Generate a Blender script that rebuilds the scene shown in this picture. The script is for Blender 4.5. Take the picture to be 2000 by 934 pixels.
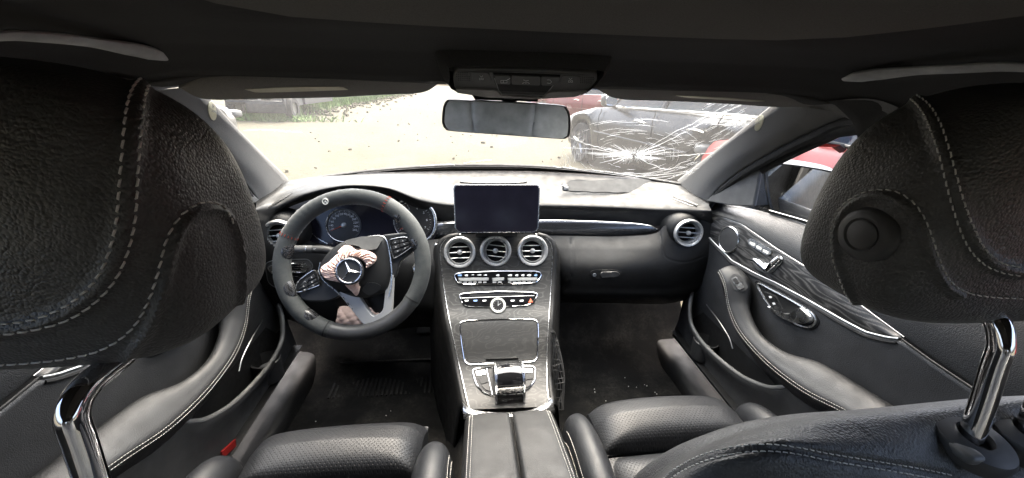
import bpy, math, random
import numpy as np
from mathutils import Vector, Matrix, Quaternion
from mathutils.bvhtree import BVHTree
random.seed(7); rng = np.random.default_rng(7)
for o in list(bpy.data.objects): bpy.data.objects.remove(o)
scene = bpy.context.scene
COL = scene.collection

# ------------------------------------------------------------------ camera, sky, sun, exposure
F_PX = 730.0
YAW, PITCH, ROLL = math.radians(6.5), math.radians(22.5), math.radians(1.8)
CAM = np.array([-0.072, 0.0, 1.2])
SUN_ELEV, SUN_AZ = 60.0, 8.0          # degrees; azimuth clockwise from +Y (the car's nose)
SUN_STRENGTH, SUN_ANGLE, SKY_STRENGTH, EXPOSURE = 1.2, 90.0, 0.09, 3.9

_cy, _sy, _cp, _sp = math.cos(YAW), math.sin(YAW), math.cos(PITCH), math.sin(PITCH)
AX_F = np.array([_sy*_cp, _cy*_cp, -_sp]); _r = np.array([_cy, -_sy, 0.0]); _u = np.cross(_r, AX_F)
_c, _s = math.cos(ROLL), math.sin(ROLL)
AX_R, AX_U = _c*_r + _s*_u, -_s*_r + _c*_u
cam_data = bpy.data.cameras.new('camera'); cam = bpy.data.objects.new('camera', cam_data); COL.objects.link(cam)
cam_data.sensor_width = 36.0; cam_data.lens = 36.0*F_PX/2000.0
cam_data.clip_start = 0.01; cam_data.clip_end = 2000
cam.matrix_world = Matrix(((AX_R[0], AX_U[0], -AX_F[0], CAM[0]), (AX_R[1], AX_U[1], -AX_F[1], CAM[1]),
                           (AX_R[2], AX_U[2], -AX_F[2], CAM[2]), (0, 0, 0, 1)))
scene.camera = cam
world = bpy.data.worlds.new('World'); scene.world = world; world.use_nodes = True
wn = world.node_tree; bg = wn.nodes['Background']
sky = wn.nodes.new('ShaderNodeTexSky'); sky.sky_type = 'NISHITA'; sky.sun_disc = False
sky.sun_elevation = math.radians(SUN_ELEV); sky.sun_rotation = math.radians(SUN_AZ)
sky.dust_density = 6.0; sky.air_density = 0.6; sky.ozone_density = 0.4
wn.links.new(sky.outputs[0], bg.inputs[0]); bg.inputs[1].default_value = SKY_STRENGTH
sun_d = bpy.data.lights.new('sun', 'SUN'); sun = bpy.data.objects.new('sun', sun_d); COL.objects.link(sun)
sun_d.energy = SUN_STRENGTH; sun_d.angle = math.radians(SUN_ANGLE); sun_d.color = (1.0, 0.99, 0.965)
_e, _a = math.radians(SUN_ELEV), math.radians(SUN_AZ)
_sd = Vector((math.sin(_a)*math.cos(_e), math.cos(_a)*math.cos(_e), math.sin(_e)))
sun.rotation_euler = (-_sd).to_track_quat('-Z', 'Y').to_euler(); sun.location = (0, -3, 6)
vs = scene.view_settings
vs.view_transform = 'Standard'; vs.look = 'None'; vs.exposure = EXPOSURE; vs.gamma = 1.0; vs.use_curve_mapping = False
scene.cycles.max_bounces = 7; scene.cycles.diffuse_bounces = 4; scene.cycles.glossy_bounces = 3
scene.cycles.transparent_max_bounces = 24; scene.cycles.sample_clamp_indirect = 6.0
scene.cycles.use_denoising = True

# ------------------------------------------------------------------ geometry helpers
def ray(px, py): return AX_R*(px-1000)/F_PX + AX_U*(467-py)/F_PX + AX_F
def at(px, py, X=None, Y=None, Z=None, D=None):
    d = ray(px, py)
    if X is not None: t = (X-CAM[0])/d[0]
    elif Y is not None: t = (Y-CAM[1])/d[1]
    elif Z is not None: t = (Z-CAM[2])/d[2]
    else: t = D
    return CAM + t*d
def A(*p): return np.array(p, float)
def unit(v): v = np.asarray(v, float); return v/(np.linalg.norm(v)+1e-12)
def cr(pts, n, closed=False):
    """Catmull-Rom through pts, n samples, roughly even in arc length."""
    P = np.asarray(pts, float)
    if closed: Q = np.vstack([P[-1:], P, P[:2]])
    else: Q = np.vstack([2*P[:1]-P[1:2], P, 2*P[-1:]-P[-2:-1]])
    m = len(Q)-3; k = 24; out = []
    for i in range(m):
        p0, p1, p2, p3 = Q[i:i+4]
        t = np.linspace(0, 1, k, endpoint=False)[:, None]
        out.append(0.5*((2*p1)+(-p0+p2)*t+(2*p0-5*p1+4*p2-p3)*t*t+(-p0+3*p1-3*p2+p3)*t**3))
    out = np.vstack(out+[Q[-2][None]])
    s = np.concatenate([[0], np.cumsum(np.linalg.norm(np.diff(out, axis=0), axis=1))])
    q = np.linspace(0, s[-1], n, endpoint=not closed)
    return np.stack([np.interp(q, s, out[:, j]) for j in range(out.shape[1])], 1)
def cr_u(P, n):
    """Catmull-Rom with uniform parameter (keeps rows of a net in step)."""
    P = np.asarray(P, float); Q = np.concatenate([2*P[:1]-P[1:2], P, 2*P[-1:]-P[-2:-1]])
    m = len(P)-1; u = np.linspace(0, m, n); i = np.minimum(u.astype(int), m-1); t = (u-i).reshape(-1, *([1]*(P.ndim-1)))
    p0, p1, p2, p3 = Q[i], Q[i+1], Q[i+2], Q[i+3]
    return 0.5*((2*p1)+(-p0+p2)*t+(2*p0-5*p1+4*p2-p3)*t*t+(-p0+3*p1-3*p2+p3)*t**3)
def lin(pts, n, closed=False):
    P = np.asarray(pts, float)
    if closed: P = np.vstack([P, P[:1]])
    s = np.concatenate([[0], np.cumsum(np.linalg.norm(np.diff(P, axis=0), axis=1))])
    q = np.linspace(0, s[-1], n, endpoint=not closed)
    return np.stack([np.interp(q, s, P[:, j]) for j in range(P.shape[1])], 1)
def root(o):
    while o.parent: o = o.parent
    return o

class G:
    """Verts + faces in world space; .build() makes ONE mesh object."""
    def __init__(s, V=None, Fc=None):
        s.V = np.zeros((0, 3)) if V is None else np.asarray(V, float); s.F = [] if Fc is None else [tuple(f) for f in Fc]
        s.shape = None; s._b = None
    def add(s, V, Fc):
        n = len(s.V); s.V = np.vstack([s.V, np.asarray(V, float)]); s.F += [tuple(i+n for i in f) for f in Fc]; return s
    def join(s, *gs):
        for g in gs: s.add(g.V, g.F)
        return s
    def normals(s):
        N = np.zeros_like(s.V); q = [f for f in s.F if len(f) == 4]; t = [f for f in s.F if len(f) == 3]
        for fs in (q, t):
            if not fs: continue
            f = np.array(fs); n = np.cross(s.V[f[:, 2]]-s.V[f[:, 0]], s.V[f[:, -1]]-s.V[f[:, 1]])
            for k in range(f.shape[1]): np.add.at(N, f[:, k], n)
        return N/(np.linalg.norm(N, axis=1, keepdims=True)+1e-15)
    def flip(s): s.F = [f[::-1] for f in s.F]; return s
    def groove(s, path, w=.004, d=.003, N=None):
        P = np.asarray(path); N = s.normals() if N is None else N
        lo, hi = P.min(0)-3*w, P.max(0)+3*w
        idx = np.where(((s.V > lo) & (s.V < hi)).all(1))[0]
        if len(idx) == 0: return s
        D = np.full(len(idx), 9.0)
        for a, b in zip(P[:-1], P[1:]):
            ab = b-a; t = np.clip(((s.V[idx]-a)@ab)/(ab@ab+1e-15), 0, 1)
            D = np.minimum(D, np.linalg.norm(s.V[idx]-(a+t[:, None]*ab), axis=1))
        s.V[idx] -= N[idx]*(d*np.exp(-(D/w)**2))[:, None]; s._b = None; return s
    def cut(s, c, R):
        c = np.asarray(c); s.F = [f for f in s.F if np.linalg.norm(s.V[list(f)].mean(0)-c) > R]; s._b = None; return s
    def bvh(s):
        if s._b is None: s._b = BVHTree.FromPolygons([tuple(v) for v in s.V], s.F)
        return s._b
    def hit(s, px, py):
        d = ray(px, py); p, n, i, dist = s.bvh().ray_cast(Vector(CAM), Vector(d))
        if p is None: return None
        n = A(*n); n = n if n@d < 0 else -n
        return A(*p), n
    def trace(s, pix, n=60, closed=False, off=0.0, smooth=True):
        """Pixel polyline laid onto the surface: points and normals."""
        Q = cr(pix, n, closed) if smooth else lin(pix, n, closed); P, N = [], []
        for q in Q:
            h = s.hit(*q)
            if h is None: continue
            P.append(h[0]+h[1]*off); N.append(h[1])
        return np.array(P), np.array(N)
    def build(s, name, mat, parent=None, smooth=True, kind=None, solid=0, bevel=0, sub=0, angle=None, auto=40):
        me = bpy.data.meshes.new(name)
        o = bpy.data.objects.new(name, me); COL.objects.link(o)
        if parent is None: org = A((s.V[:, 0].min()+s.V[:, 0].max())/2, (s.V[:, 1].min()+s.V[:, 1].max())/2, s.V[:, 2].min())
        else: org = np.array(root(parent).location)
        me.from_pydata([tuple(v) for v in (s.V-org)], [], s.F); me.update()
        if parent is None: o.location = org
        else: o.parent = parent
        me.materials.append(M(mat) if isinstance(mat, str) else mat)
        if solid:
            m = o.modifiers.new('solid', 'SOLIDIFY'); m.thickness = solid; m.offset = -1
        if bevel:
            m = o.modifiers.new('bevel', 'BEVEL'); m.width = bevel; m.segments = 3; m.limit_method = 'ANGLE'; m.angle_limit = math.radians(35)
        if sub:
            m = o.modifiers.new('sub', 'SUBSURF'); m.levels = m.render_levels = sub
        if smooth:
            me.polygons.foreach_set('use_smooth', [True]*len(me.polygons))
            if auto:
                try: me.set_sharp_from_angle(angle=math.radians(auto))
                except Exception: pass
        if kind: o['kind'] = kind
        return o

def grid(P, closed_u=False, closed_v=False, caps=False):
    """P[i][j] -> quads."""
    P = np.asarray(P, float); m, n = P.shape[:2]; Fc = []
    for i in range(m if closed_u else m-1):
        for j in range(n if closed_v else n-1):
            a, b = i, (i+1) % m; c, d = j, (j+1) % n
            Fc.append((a*n+c, b*n+c, b*n+d, a*n+d))
    g = G(P.reshape(-1, 3), Fc)
    if caps:
        g.F.append(tuple(range(n))[::-1]); g.F.append(tuple((m-1)*n+j for j in range(n)))
    return g
def net(rows, nu=30, nv=40):
    """Control net rows[R][C] of 3D points -> smooth sheet."""
    P = np.asarray(rows, float); P = cr_u(P, nu); P = cr_u(P.transpose(1, 0, 2), nv).transpose(1, 0, 2)
    return grid(P)
def frames(P, closed=False, up=None):
    T = np.gradient(P, axis=0)
    if closed: T = np.roll(P, -1, 0)-np.roll(P, 1, 0)
    T /= np.linalg.norm(T, axis=1, keepdims=True)+1e-12
    u0 = A(0, 0, 1) if up is None else np.asarray(up, float)
    if abs(T[0]@unit(u0)) > .95: u0 = A(1, 0, 0)
    Ns = []; n = unit(u0-T[0]*(u0@T[0]))
    for t in T:
        n = unit(n-t*(n@t)); Ns.append(n)
    Ns = np.array(Ns)
    if closed:   # spread the leftover twist
        b0 = np.cross(T[0], Ns[0]); n_end = unit(Ns[-1]-T[0]*(Ns[-1]@T[0])); tw = math.atan2(n_end@b0, n_end@Ns[0])
        B = np.cross(T, Ns); a = -tw*np.arange(len(P))/len(P)
        Ns = Ns*np.cos(a)[:, None]+B*np.sin(a)[:, None]
    return T, Ns, np.cross(T, Ns)
def tube(pts, r, n=8, closed=False, samples=None, caps=True, flat=1.0, ups=None, smooth=True):
    P = np.asarray(pts, float)
    if samples: P = cr(P, samples, closed) if smooth else lin(P, samples, closed)
    T, N, B = frames(P, closed)
    if ups is not None:
        U = np.asarray(ups, float)
        if len(U) != len(P): U = np.repeat(U[:1], len(P), 0) if U.ndim == 2 and len(U) == 1 else np.repeat(U[None], len(P), 0) if U.ndim == 1 else lin(U, len(P))
        N = U-T*(U*T).sum(1, keepdims=True); N /= np.linalg.norm(N, axis=1, keepdims=True)+1e-12; B = np.cross(T, N)
    r = np.atleast_1d(np.asarray(r, float)); R = np.interp(np.linspace(0, 1, len(P)), np.linspace(0, 1, len(r)), r) if len(r) > 1 else np.full(len(P), r[0])
    a = np.linspace(0, 2*math.pi, n, endpoint=False)
    ring = P[:, None]+R[:, None, None]*(N[:, None]*np.cos(a)[None, :, None]*flat+B[:, None]*np.sin(a)[None, :, None])
    return grid(ring, closed_u=closed, closed_v=True, caps=caps and not closed)
def lathe(prof, origin, axis, n=32, up=None):
    """prof = [(radius, height along axis)]"""
    ax = unit(axis); u = A(0, 0, 1) if up is None else up
    if abs(ax@u) > .95: u = A(1, 0, 0)
    e1 = unit(u-ax*(u@ax)); e2 = np.cross(ax, e1); a = np.linspace(0, 2*math.pi, n, endpoint=False)
    P = np.array([[np.asarray(origin)+ax*h+r*(e1*math.cos(t)+e2*math.sin(t)) for t in a] for r, h in prof])
    return grid(P, closed_v=True).flip()
def slab(P, N, t0, t1, chamfer=0.0):
    """Closed outline P (k,3) with normals N extruded from t0 to t1 along N, small chamfer on the top."""
    P = np.asarray(P, float); N = np.broadcast_to(np.asarray(N, float), P.shape); k = len(P); c = P.mean(0)
    L = [P+N*t0]
    if chamfer:
        inn = P+(c-P)/(np.linalg.norm(c-P, axis=1, keepdims=True)+1e-12)*chamfer
        L += [P+N*(t1-chamfer), inn+N*t1]
    else: L += [P+N*t1]
    V = np.vstack(L); m = len(L); Fc = []
    for i in range(m-1):
        for j in range(k): Fc.append((i*k+j, i*k+(j+1) % k, (i+1)*k+(j+1) % k, (i+1)*k+j))
    V = np.vstack([V, L[-1].mean(0), L[0].mean(0)]); top, bot = len(V)-2, len(V)-1
    for j in range(k):
        Fc.append(((m-1)*k+j, (m-1)*k+(j+1) % k, top)); Fc.append(((j+1) % k, j, bot))
    g = G(V, Fc)
    # orientation: make the top face look along N
    f = g.F[-2]; n = np.cross(V[f[1]]-V[f[0]], V[f[2]]-V[f[0]])
    if n@N.mean(0) < 0: g.flip()
    return g
def slab_poly(P, N, t0, t1):
    """as slab() but ngon caps (concave outlines)."""
    P = np.asarray(P, float); N = np.broadcast_to(np.asarray(N, float), P.shape); k = len(P)
    V = np.vstack([P+N*t0, P+N*t1]); Fc = [(j, (j+1) % k, k+(j+1) % k, k+j) for j in range(k)]
    g = G(V, Fc); g.F += [tuple(range(k, 2*k)), tuple(range(k))[::-1]]
    nn = np.zeros(3)
    for j in range(k): nn += np.cross(P[j], P[(j+1) % k])
    if nn@N.mean(0) < 0: g.flip()
    return g
def rrect(w, h, r, n=5):
    pts = []
    for cx, cy, a0 in ((w/2-r, h/2-r, 0), (-w/2+r, h/2-r, 90), (-w/2+r, -h/2+r, 180), (w/2-r, -h/2+r, 270)):
        for k in range(n+1):
            a = math.radians(a0+90*k/n); pts.append((cx+r*math.cos(a), cy+r*math.sin(a)))
    return np.array(pts)
def pix_round(pts, r=6, n=4):
    """round the corners of a pixel polygon"""
    P = np.asarray(pts, float); out = []; k = len(P)
    for i in range(k):
        p, a, b = P[i], P[i-1], P[(i+1) % k]
        la, lb = np.linalg.norm(a-p), np.linalg.norm(b-p); ra = min(r, la*.45, lb*.45)
        A0, B0 = p+(a-p)/la*ra, p+(b-p)/lb*ra
        for t in np.linspace(0, 1, n+1): out.append((1-t)**2*A0+2*t*(1-t)*p+t*t*B0)
    return np.array(out)
def box(c, s, rot=None):
    V = np.array([[x, y, z] for x in (-1, 1) for y in (-1, 1) for z in (-1, 1)])*np.asarray(s, float)/2
    if rot is not None: V = V@np.asarray(rot).T
    return G(V+np.asarray(c, float), [(0, 1, 3, 2), (4, 6, 7, 5), (0, 4, 5, 1), (2, 3, 7, 6), (0, 2, 6, 4), (1, 5, 7, 3)])
class Plane:
    def __init__(s, p, n): s.p, s.n = np.asarray(p, float), unit(n)
    def hit(s, px, py):
        d = ray(px, py); return CAM+d*(((s.p-CAM)@s.n)/(d@s.n)), s.n
    def trace(s, pix, n=None, closed=False, off=0.0, smooth=True):
        Q = np.asarray(pix, float) if n is None else (cr(pix, n, closed) if smooth else lin(pix, n, closed))
        P = np.array([s.hit(*q)[0]+s.n*off for q in Q]); return P, np.repeat(s.n[None], len(P), 0)
def superell(c, a, b, h, e1=.5, e2=.5, nu=64, nv=48, rot=None):
    sg = lambda x, e: np.sign(x)*np.abs(x)**e
    eb, et = e1 if isinstance(e1, tuple) else (e1, e1); e1 = (eb+et)/2
    u = np.linspace(0, 2*math.pi, nu, endpoint=False); v = np.linspace(-math.pi/2+.001, math.pi/2-.001, nv)
    if nu > 100:   # even spacing along the outline
        uu = np.linspace(0, 2*math.pi, 8001); s = np.concatenate([[0], np.cumsum(np.hypot(np.diff(a*sg(np.cos(uu), e2)), np.diff(b*sg(np.sin(uu), e2))))]); u = np.interp(np.linspace(0, s[-1], nu, endpoint=False), s, uu)
        vv = np.linspace(-math.pi/2+.001, math.pi/2-.001, 8001); s = np.concatenate([[0], np.cumsum(np.hypot(np.diff(a*sg(np.cos(vv), e1)), np.diff(h*sg(np.sin(vv), e1))))]); v = np.interp(np.linspace(0, s[-1], nv), s, vv)
    U, Vv = np.meshgrid(u, v)
    E1 = np.where(Vv < 0, eb, et)
    P = np.stack([a*sg(np.cos(Vv), E1)*sg(np.cos(U), e2), b*sg(np.cos(Vv), E1)*sg(np.sin(U), e2), h*sg(np.sin(Vv), E1)], -1)
    if rot is not None: P = P@np.asarray(rot).T
    return grid(P+np.asarray(c), closed_v=True, caps=True)
def rotx(a): c, s = math.cos(a), math.sin(a); return np.array([[1, 0, 0], [0, c, -s], [0, s, c]])
def roty(a): c, s = math.cos(a), math.sin(a); return np.array([[c, 0, s], [0, 1, 0], [-s, 0, c]])
def rotz(a): c, s = math.cos(a), math.sin(a); return np.array([[c, -s, 0], [s, c, 0], [0, 0, 1]])
def stitches(P, N, length=.005, gap=.0022, r=.0006, lift=.0003, ang=0.0):
    """short thread capsules along a 3D path"""
    s = np.concatenate([[0], np.cumsum(np.linalg.norm(np.diff(P, axis=0), axis=1))]); g = G(); q = 0.0
    f = lambda x, Q: np.array([np.interp(x, s, Q[:, j]) for j in range(3)])
    while q+length < s[-1]:
        a, b, n = f(q, P), f(q+length, P), unit(f(q+length/2, N)); t = unit(b-a); side = np.cross(n, t)
        L = np.linalg.norm(b-a); a2, b2 = a+side*ang*L, b-side*ang*L; mid = (a2+b2)/2
        pts = np.array([a2-n*r*.8, a2+(mid-a2)*.3+n*(lift+r*.5), b2+(mid-b2)*.3+n*(lift+r*.5), b2-n*r*.8])
        g.join(tube(pts, [r*.6, r, r, r*.6], n=5)); q += length+gap
    return g
def thing(name, label, cat, loc=(0, 0, 0), group=None):
    o = bpy.data.objects.new(name, None); COL.objects.link(o); o.location = loc; o.empty_display_size = .05
    o['label'] = label; o['category'] = cat
    if group: o['group'] = group
    return o
def tag(o, label, cat, group=None, kind=None):
    o['label'] = label; o['category'] = cat
    if group: o['group'] = group
    if kind: o['kind'] = kind
    return o
def struct(o): o['kind'] = 'structure'; return o
def mir(g): 
    h = G(g.V*A(-1, 1, 1), g.F); return h.flip()
def text_geo(s, size, P, right, up, off=.0004):
    cu = bpy.data.curves.new('t', 'FONT'); cu.body = s; cu.size = size; cu.align_x = 'CENTER'; cu.align_y = 'CENTER'; cu.resolution_u = 2
    o = bpy.data.objects.new('t', cu); COL.objects.link(o); dg = bpy.context.evaluated_depsgraph_get()
    me = bpy.data.meshes.new_from_object(o.evaluated_get(dg)); r, u = unit(right), unit(up); n = np.cross(r, u)
    V = np.array([P+r*v.co.x+u*v.co.y+n*off for v in me.vertices]).reshape(-1, 3); Fc = [tuple(p.vertices) for p in me.polygons]
    bpy.data.objects.remove(o); bpy.data.curves.remove(cu); bpy.data.meshes.remove(me)
    return G(V, Fc)
# ------------------------------------------------------------------ materials
_M = {}
def M(n): return _M[n]
def _new(name):
    m = bpy.data.materials.new(name); m.use_nodes = True; nt = m.node_tree
    _M[name] = m; return m, nt, nt.nodes['Principled BSDF']
def nd(nt, t, **k):
    n = nt.nodes.new('ShaderNode'+t)
    for a, b in k.items():
        if a in n.inputs: n.inputs[a].default_value = b
        else: setattr(n, a, b)
    return n
def rgb(c): return (c[0], c[1], c[2], 1.0)
def ramp(nt, src, stops):
    r = nt.nodes.new('ShaderNodeValToRGB'); nt.links.new(src, r.inputs[0]); e = r.color_ramp.elements
    while len(e) < len(stops): e.new(.5)
    for i, (p, c) in enumerate(stops): e[i].position = p; e[i].color = rgb(c) if len(c) == 3 else c
    return r.outputs[0]
def mapr(nt, src, a, b, c, d):
    n = nd(nt, 'MapRange'); nt.links.new(src, n.inputs[0]); n.inputs[1].default_value = a; n.inputs[2].default_value = b
    n.inputs[3].default_value = c; n.inputs[4].default_value = d; return n.outputs[0]
def obj_co(nt): return nd(nt, 'TexCoord').outputs['Object']
def noise(nt, co, scale, detail=4, rough=.55, dist=0):
    n = nd(nt, 'TexNoise', Scale=scale, Detail=detail, Roughness=rough, Distortion=dist); nt.links.new(co, n.inputs['Vector']); return n.outputs[0]
def bump(nt, b, h, strength=.5, dist=.001):
    n = nd(nt, 'Bump'); n.inputs['Strength'].default_value = strength; n.inputs['Distance'].default_value = dist
    nt.links.new(h, n.inputs['Height']); nt.links.new(n.outputs[0], b.inputs['Normal']); return n
def math_n(nt, op, a, b=None):
    n = nd(nt, 'Math', operation=op)
    for i, x in enumerate((a, b)):
        if x is None: continue
        if isinstance(x, (int, float)): n.inputs[i].default_value = x
        else: nt.links.new(x, n.inputs[i])
    return n.outputs[0]

def plain(name, col, rough=.5, metal=0, spec=.5, var=.25, scale=30, coat=0):
    """paint / plastic / metal: slight mottling and uneven gloss so that no surface is perfectly even"""
    m, nt, b = _new(name); co = obj_co(nt); f = noise(nt, co, scale, 5)
    lo = [c*(1-var) for c in col]; hi = [min(1, c*(1+var)) for c in col]
    nt.links.new(ramp(nt, f, [(.3, lo), (.7, hi)]), b.inputs['Base Color'])
    nt.links.new(mapr(nt, noise(nt, co, scale*2.3, 4), .3, .7, max(.02, rough*.85), min(1, rough*1.15)), b.inputs['Roughness'])
    b.inputs['Metallic'].default_value = metal; b.inputs['Specular IOR Level'].default_value = spec
    if coat: b.inputs['Coat Weight'].default_value = coat; b.inputs['Coat Roughness'].default_value = .05
    return m
def leather(name, col, cell=250, bump_d=.0009, strength=.8, rough=.42, wr=25, dust=.0, spec=.5, var=.3):
    
    m, nt, b = _new(name); co = obj_co(nt); b.inputs['Specular IOR Level'].default_value = spec
    warp = nd(nt, 'TexNoise', Scale=cell*.35, Detail=2); nt.links.new(co, warp.inputs['Vector'])
    mx = nd(nt, 'Mix', data_type='VECTOR'); mx.inputs[0].default_value = .004 if cell < 400 else .0015
    ad = nd(nt, 'VectorMath', operation='MULTIPLY_ADD'); nt.links.new(warp.outputs['Color'], ad.inputs[0])
    ad.inputs[1].default_value = (1.3/cell,)*3; nt.links.new(co, ad.inputs[2])
    v = nd(nt, 'TexVoronoi', Scale=cell, feature='SMOOTH_F1'); v.inputs['Smoothness'].default_value = .35; nt.links.new(ad.outputs[0], v.inputs['Vector'])
    e = nd(nt, 'TexVoronoi', Scale=cell, feature='DISTANCE_TO_EDGE'); nt.links.new(ad.outputs[0], e.inputs['Vector'])
    h = math_n(nt, 'SUBTRACT', mapr(nt, e.outputs['Distance'], 0, .40, 0, .25), math_n(nt, 'MULTIPLY', v.outputs['Distance'], 1.0))
    big = noise(nt, co, wr, 4, .6)
    h = math_n(nt, 'ADD', h, math_n(nt, 'MULTIPLY', big, .15))
    bump(nt, b, h, strength, bump_d)
    f = noise(nt, co, 14, 5)
    c0 = ramp(nt, f, [(.3, [x*(1-var*.85) for x in col]), (.75, [x*(1+var) for x in col])])
    mixd = nd(nt, 'Mix', data_type='RGBA'); nt.links.new(mapr(nt, noise(nt, co, 46, 6, .7), .52, .8, 0, dust), mixd.inputs[0])
    nt.links.new(c0, mixd.inputs[6]); mixd.inputs[7].default_value = (.16, .15, .13, 1)
    nt.links.new(mixd.outputs[2], b.inputs['Base Color'])
    nt.links.new(mapr(nt, noise(nt, co, 35, 4), .3, .7, rough*.85, rough*1.2), b.inputs['Roughness'])
    return m
def perforated(name, col, pitch=.0056, rot=0):
    m, nt, b = _new(name); co = obj_co(nt)
    sep = nd(nt, 'SeparateXYZ'); nt.links.new(co, sep.inputs[0]); k = 2*math.pi/pitch
    s1 = math_n(nt, 'SINE', math_n(nt, 'MULTIPLY', math_n(nt, 'ADD', sep.outputs[0], sep.outputs[1]), k*.7071))
    s2 = math_n(nt, 'SINE', math_n(nt, 'MULTIPLY', math_n(nt, 'SUBTRACT', sep.outputs[0], sep.outputs[1]), k*.7071))
    hole = mapr(nt, math_n(nt, 'MULTIPLY', mapr(nt, s1, -1, 1, 0, 1), mapr(nt, s2, -1, 1, 0, 1)), .55, .8, 0, 1)
    fine = nd(nt, 'TexVoronoi', Scale=520); nt.links.new(co, fine.inputs['Vector'])
    h = math_n(nt, 'SUBTRACT', math_n(nt, 'MULTIPLY', fine.outputs['Distance'], .35), math_n(nt, 'MULTIPLY', hole, 1.4))
    h = math_n(nt, 'ADD', h, math_n(nt, 'MULTIPLY', noise(nt, co, 16, 3), 3.0))
    bump(nt, b, h, .75, .0007)
    mixd = nd(nt, 'Mix', data_type='RGBA'); nt.links.new(hole, mixd.inputs[0])
    nt.links.new(ramp(nt, noise(nt, co, 11, 4), [(.3, [x*.8 for x in col]), (.7, [x*1.25 for x in col])]), mixd.inputs[6]); mixd.inputs[7].default_value = (.004, .004, .005, 1)
    nt.links.new(mixd.outputs[2], b.inputs['Base Color']); b.inputs['Roughness'].default_value = .46; b.inputs['Specular IOR Level'].default_value = .32
    return m
def cloth(name, col, scale=900, bump_d=.0006, rough=.95, dirt=.0, dirtcol=(.2, .18, .15), var=.3, sheen=.0):
    m, nt, b = _new(name); co = obj_co(nt); f = noise(nt, co, scale, 3, .7)
    c0 = ramp(nt, f, [(.3, [x*(1-var) for x in col]), (.7, [x*(1+var) for x in col])])
    mixd = nd(nt, 'Mix', data_type='RGBA'); d = math_n(nt, 'MULTIPLY', mapr(nt, noise(nt, co, 9, 8, .72), .45, .75, 0, 1), mapr(nt, noise(nt, co, 130, 4, .7), .4, .7, .2, 1))
    nt.links.new(math_n(nt, 'MULTIPLY', d, dirt), mixd.inputs[0]); nt.links.new(c0, mixd.inputs[6]); mixd.inputs[7].default_value = rgb(dirtcol)
    nt.links.new(mixd.outputs[2], b.inputs['Base Color']); b.inputs['Roughness'].default_value = rough; b.inputs['Specular IOR Level'].default_value = .15
    if sheen: b.inputs['Sheen Weight'].default_value = sheen; b.inputs['Sheen Roughness'].default_value = .5
    bump(nt, b, f, .8, bump_d); return m

leather('leather', (.058, .056, .053), cell=460, bump_d=.00075, strength=.7, rough=.45, wr=25, dust=.03)
leather('leather_fine', (.014, .0142, .0145), cell=620, bump_d=.00035, strength=.6, rough=.46, wr=12, spec=.38)
leather('leather_panel', (.034, .0345, .0355), cell=620, bump_d=.0004, strength=.7, rough=.42, wr=10)
leather('door_upper', (.012, .0125, .013), cell=560, bump_d=.0005, strength=.7, rough=.45, wr=10, spec=.38)
leather('rim_leather', (.05, .05, .05), cell=620, bump_d=.0003, strength=.5, rough=.38, wr=12)
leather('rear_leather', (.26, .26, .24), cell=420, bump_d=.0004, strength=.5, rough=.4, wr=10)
perforated('seat_perforated', (.011, .012, .014))
leather('seat_leather', (.011, .012, .014), cell=560, bump_d=.0004, strength=.6, rough=.45, wr=14, spec=.32)
leather('lid_leather', (.0105, .0107, .011), cell=620, bump_d=.00035, strength=.6, rough=.5, wr=12, spec=.32)
leather('dash_soft', (.011, .011, .0108), cell=760, bump_d=.00025, strength=.55, rough=.55, wr=6, dust=.03, spec=.36, var=.08)
plain('handle_plastic', (.30, .30, .295), .5)
leather('lower_soft', (.0065, .0065, .0065), cell=700, bump_d=.00028, strength=.55, rough=.5, wr=6, dust=.05, spec=.32)
leather('hard_plastic', (.038, .038, .038), cell=800, bump_d=.00022, strength=.5, rough=.52, wr=8, dust=.12)
cloth('headliner', (.042, .041, .040), scale=1200, bump_d=.0005)
cloth('sunblind', (.10, .095, .087), scale=1100, bump_d=.0004)
cloth('pillar_cloth', (.135, .132, .127), scale=1500, bump_d=.0003)
cloth('visor_cloth', (.17, .163, .153), scale=900, bump_d=.0003)
cloth('carpet', (.005, .005, .005), scale=700, bump_d=.002, dirt=.4, dirtcol=(.12, .11, .095), var=.5)
cloth('rubber_mat', (.012, .012, .012), scale=300, bump_d=.0006, rough=.7, dirt=.6, dirtcol=(.12, .11, .095))
cloth('suede', (.036, .039, .039), scale=1400, bump_d=.0003, var=.35, sheen=.25)
cloth('airbag_cloth', (.78, .58, .50), scale=1600, bump_d=.0003, var=.12)
cloth('stitch', (.66, .64, .60), scale=2500, bump_d=.0002)
cloth('stitch_dim', (.62, .60, .57), scale=2500, bump_d=.0002)
cloth('red_thread', (.35, .05, .03), scale=2500, bump_d=.0002)
plain('black_plastic', (.034, .034, .034), .45)
plain('grey_plastic', (.10, .10, .098), .5)
plain('dark_plastic', (.009, .009, .009), .6, spec=.3)
plain('gloss_black', (.008, .008, .009), .09, var=.1, coat=.5)
plain('dark_metal_trim', (.16, .165, .175), .22, metal=.9, var=.12)
plain('chrome', (.82, .82, .83), .07, metal=1, var=.04)
plain('satin', (.66, .66, .65), .27, metal=1, var=.06)
plain('satin_dark', (.33, .34, .34), .34, metal=1, var=.08)
plain('smoke_chrome', (.66, .65, .66), .05, metal=1, var=.05)
plain('rubber', (.012, .012, .012), .7)
plain('flap_plastic', (.046, .046, .045), .6, spec=.24)
plain('white_icon', (.75, .75, .75), .5, var=.05)
plain('blue_icon', (.25, .42, .75), .5, var=.05)
plain('red_icon', (.72, .13, .05), .5, var=.05)
plain('needle', (.65, .09, .03), .45, var=.05)
plain('badge', (.50, .48, .36), .42, metal=.7, var=.1)
plain('clock_ring', (.78, .77, .70), .35, var=.06)
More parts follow.
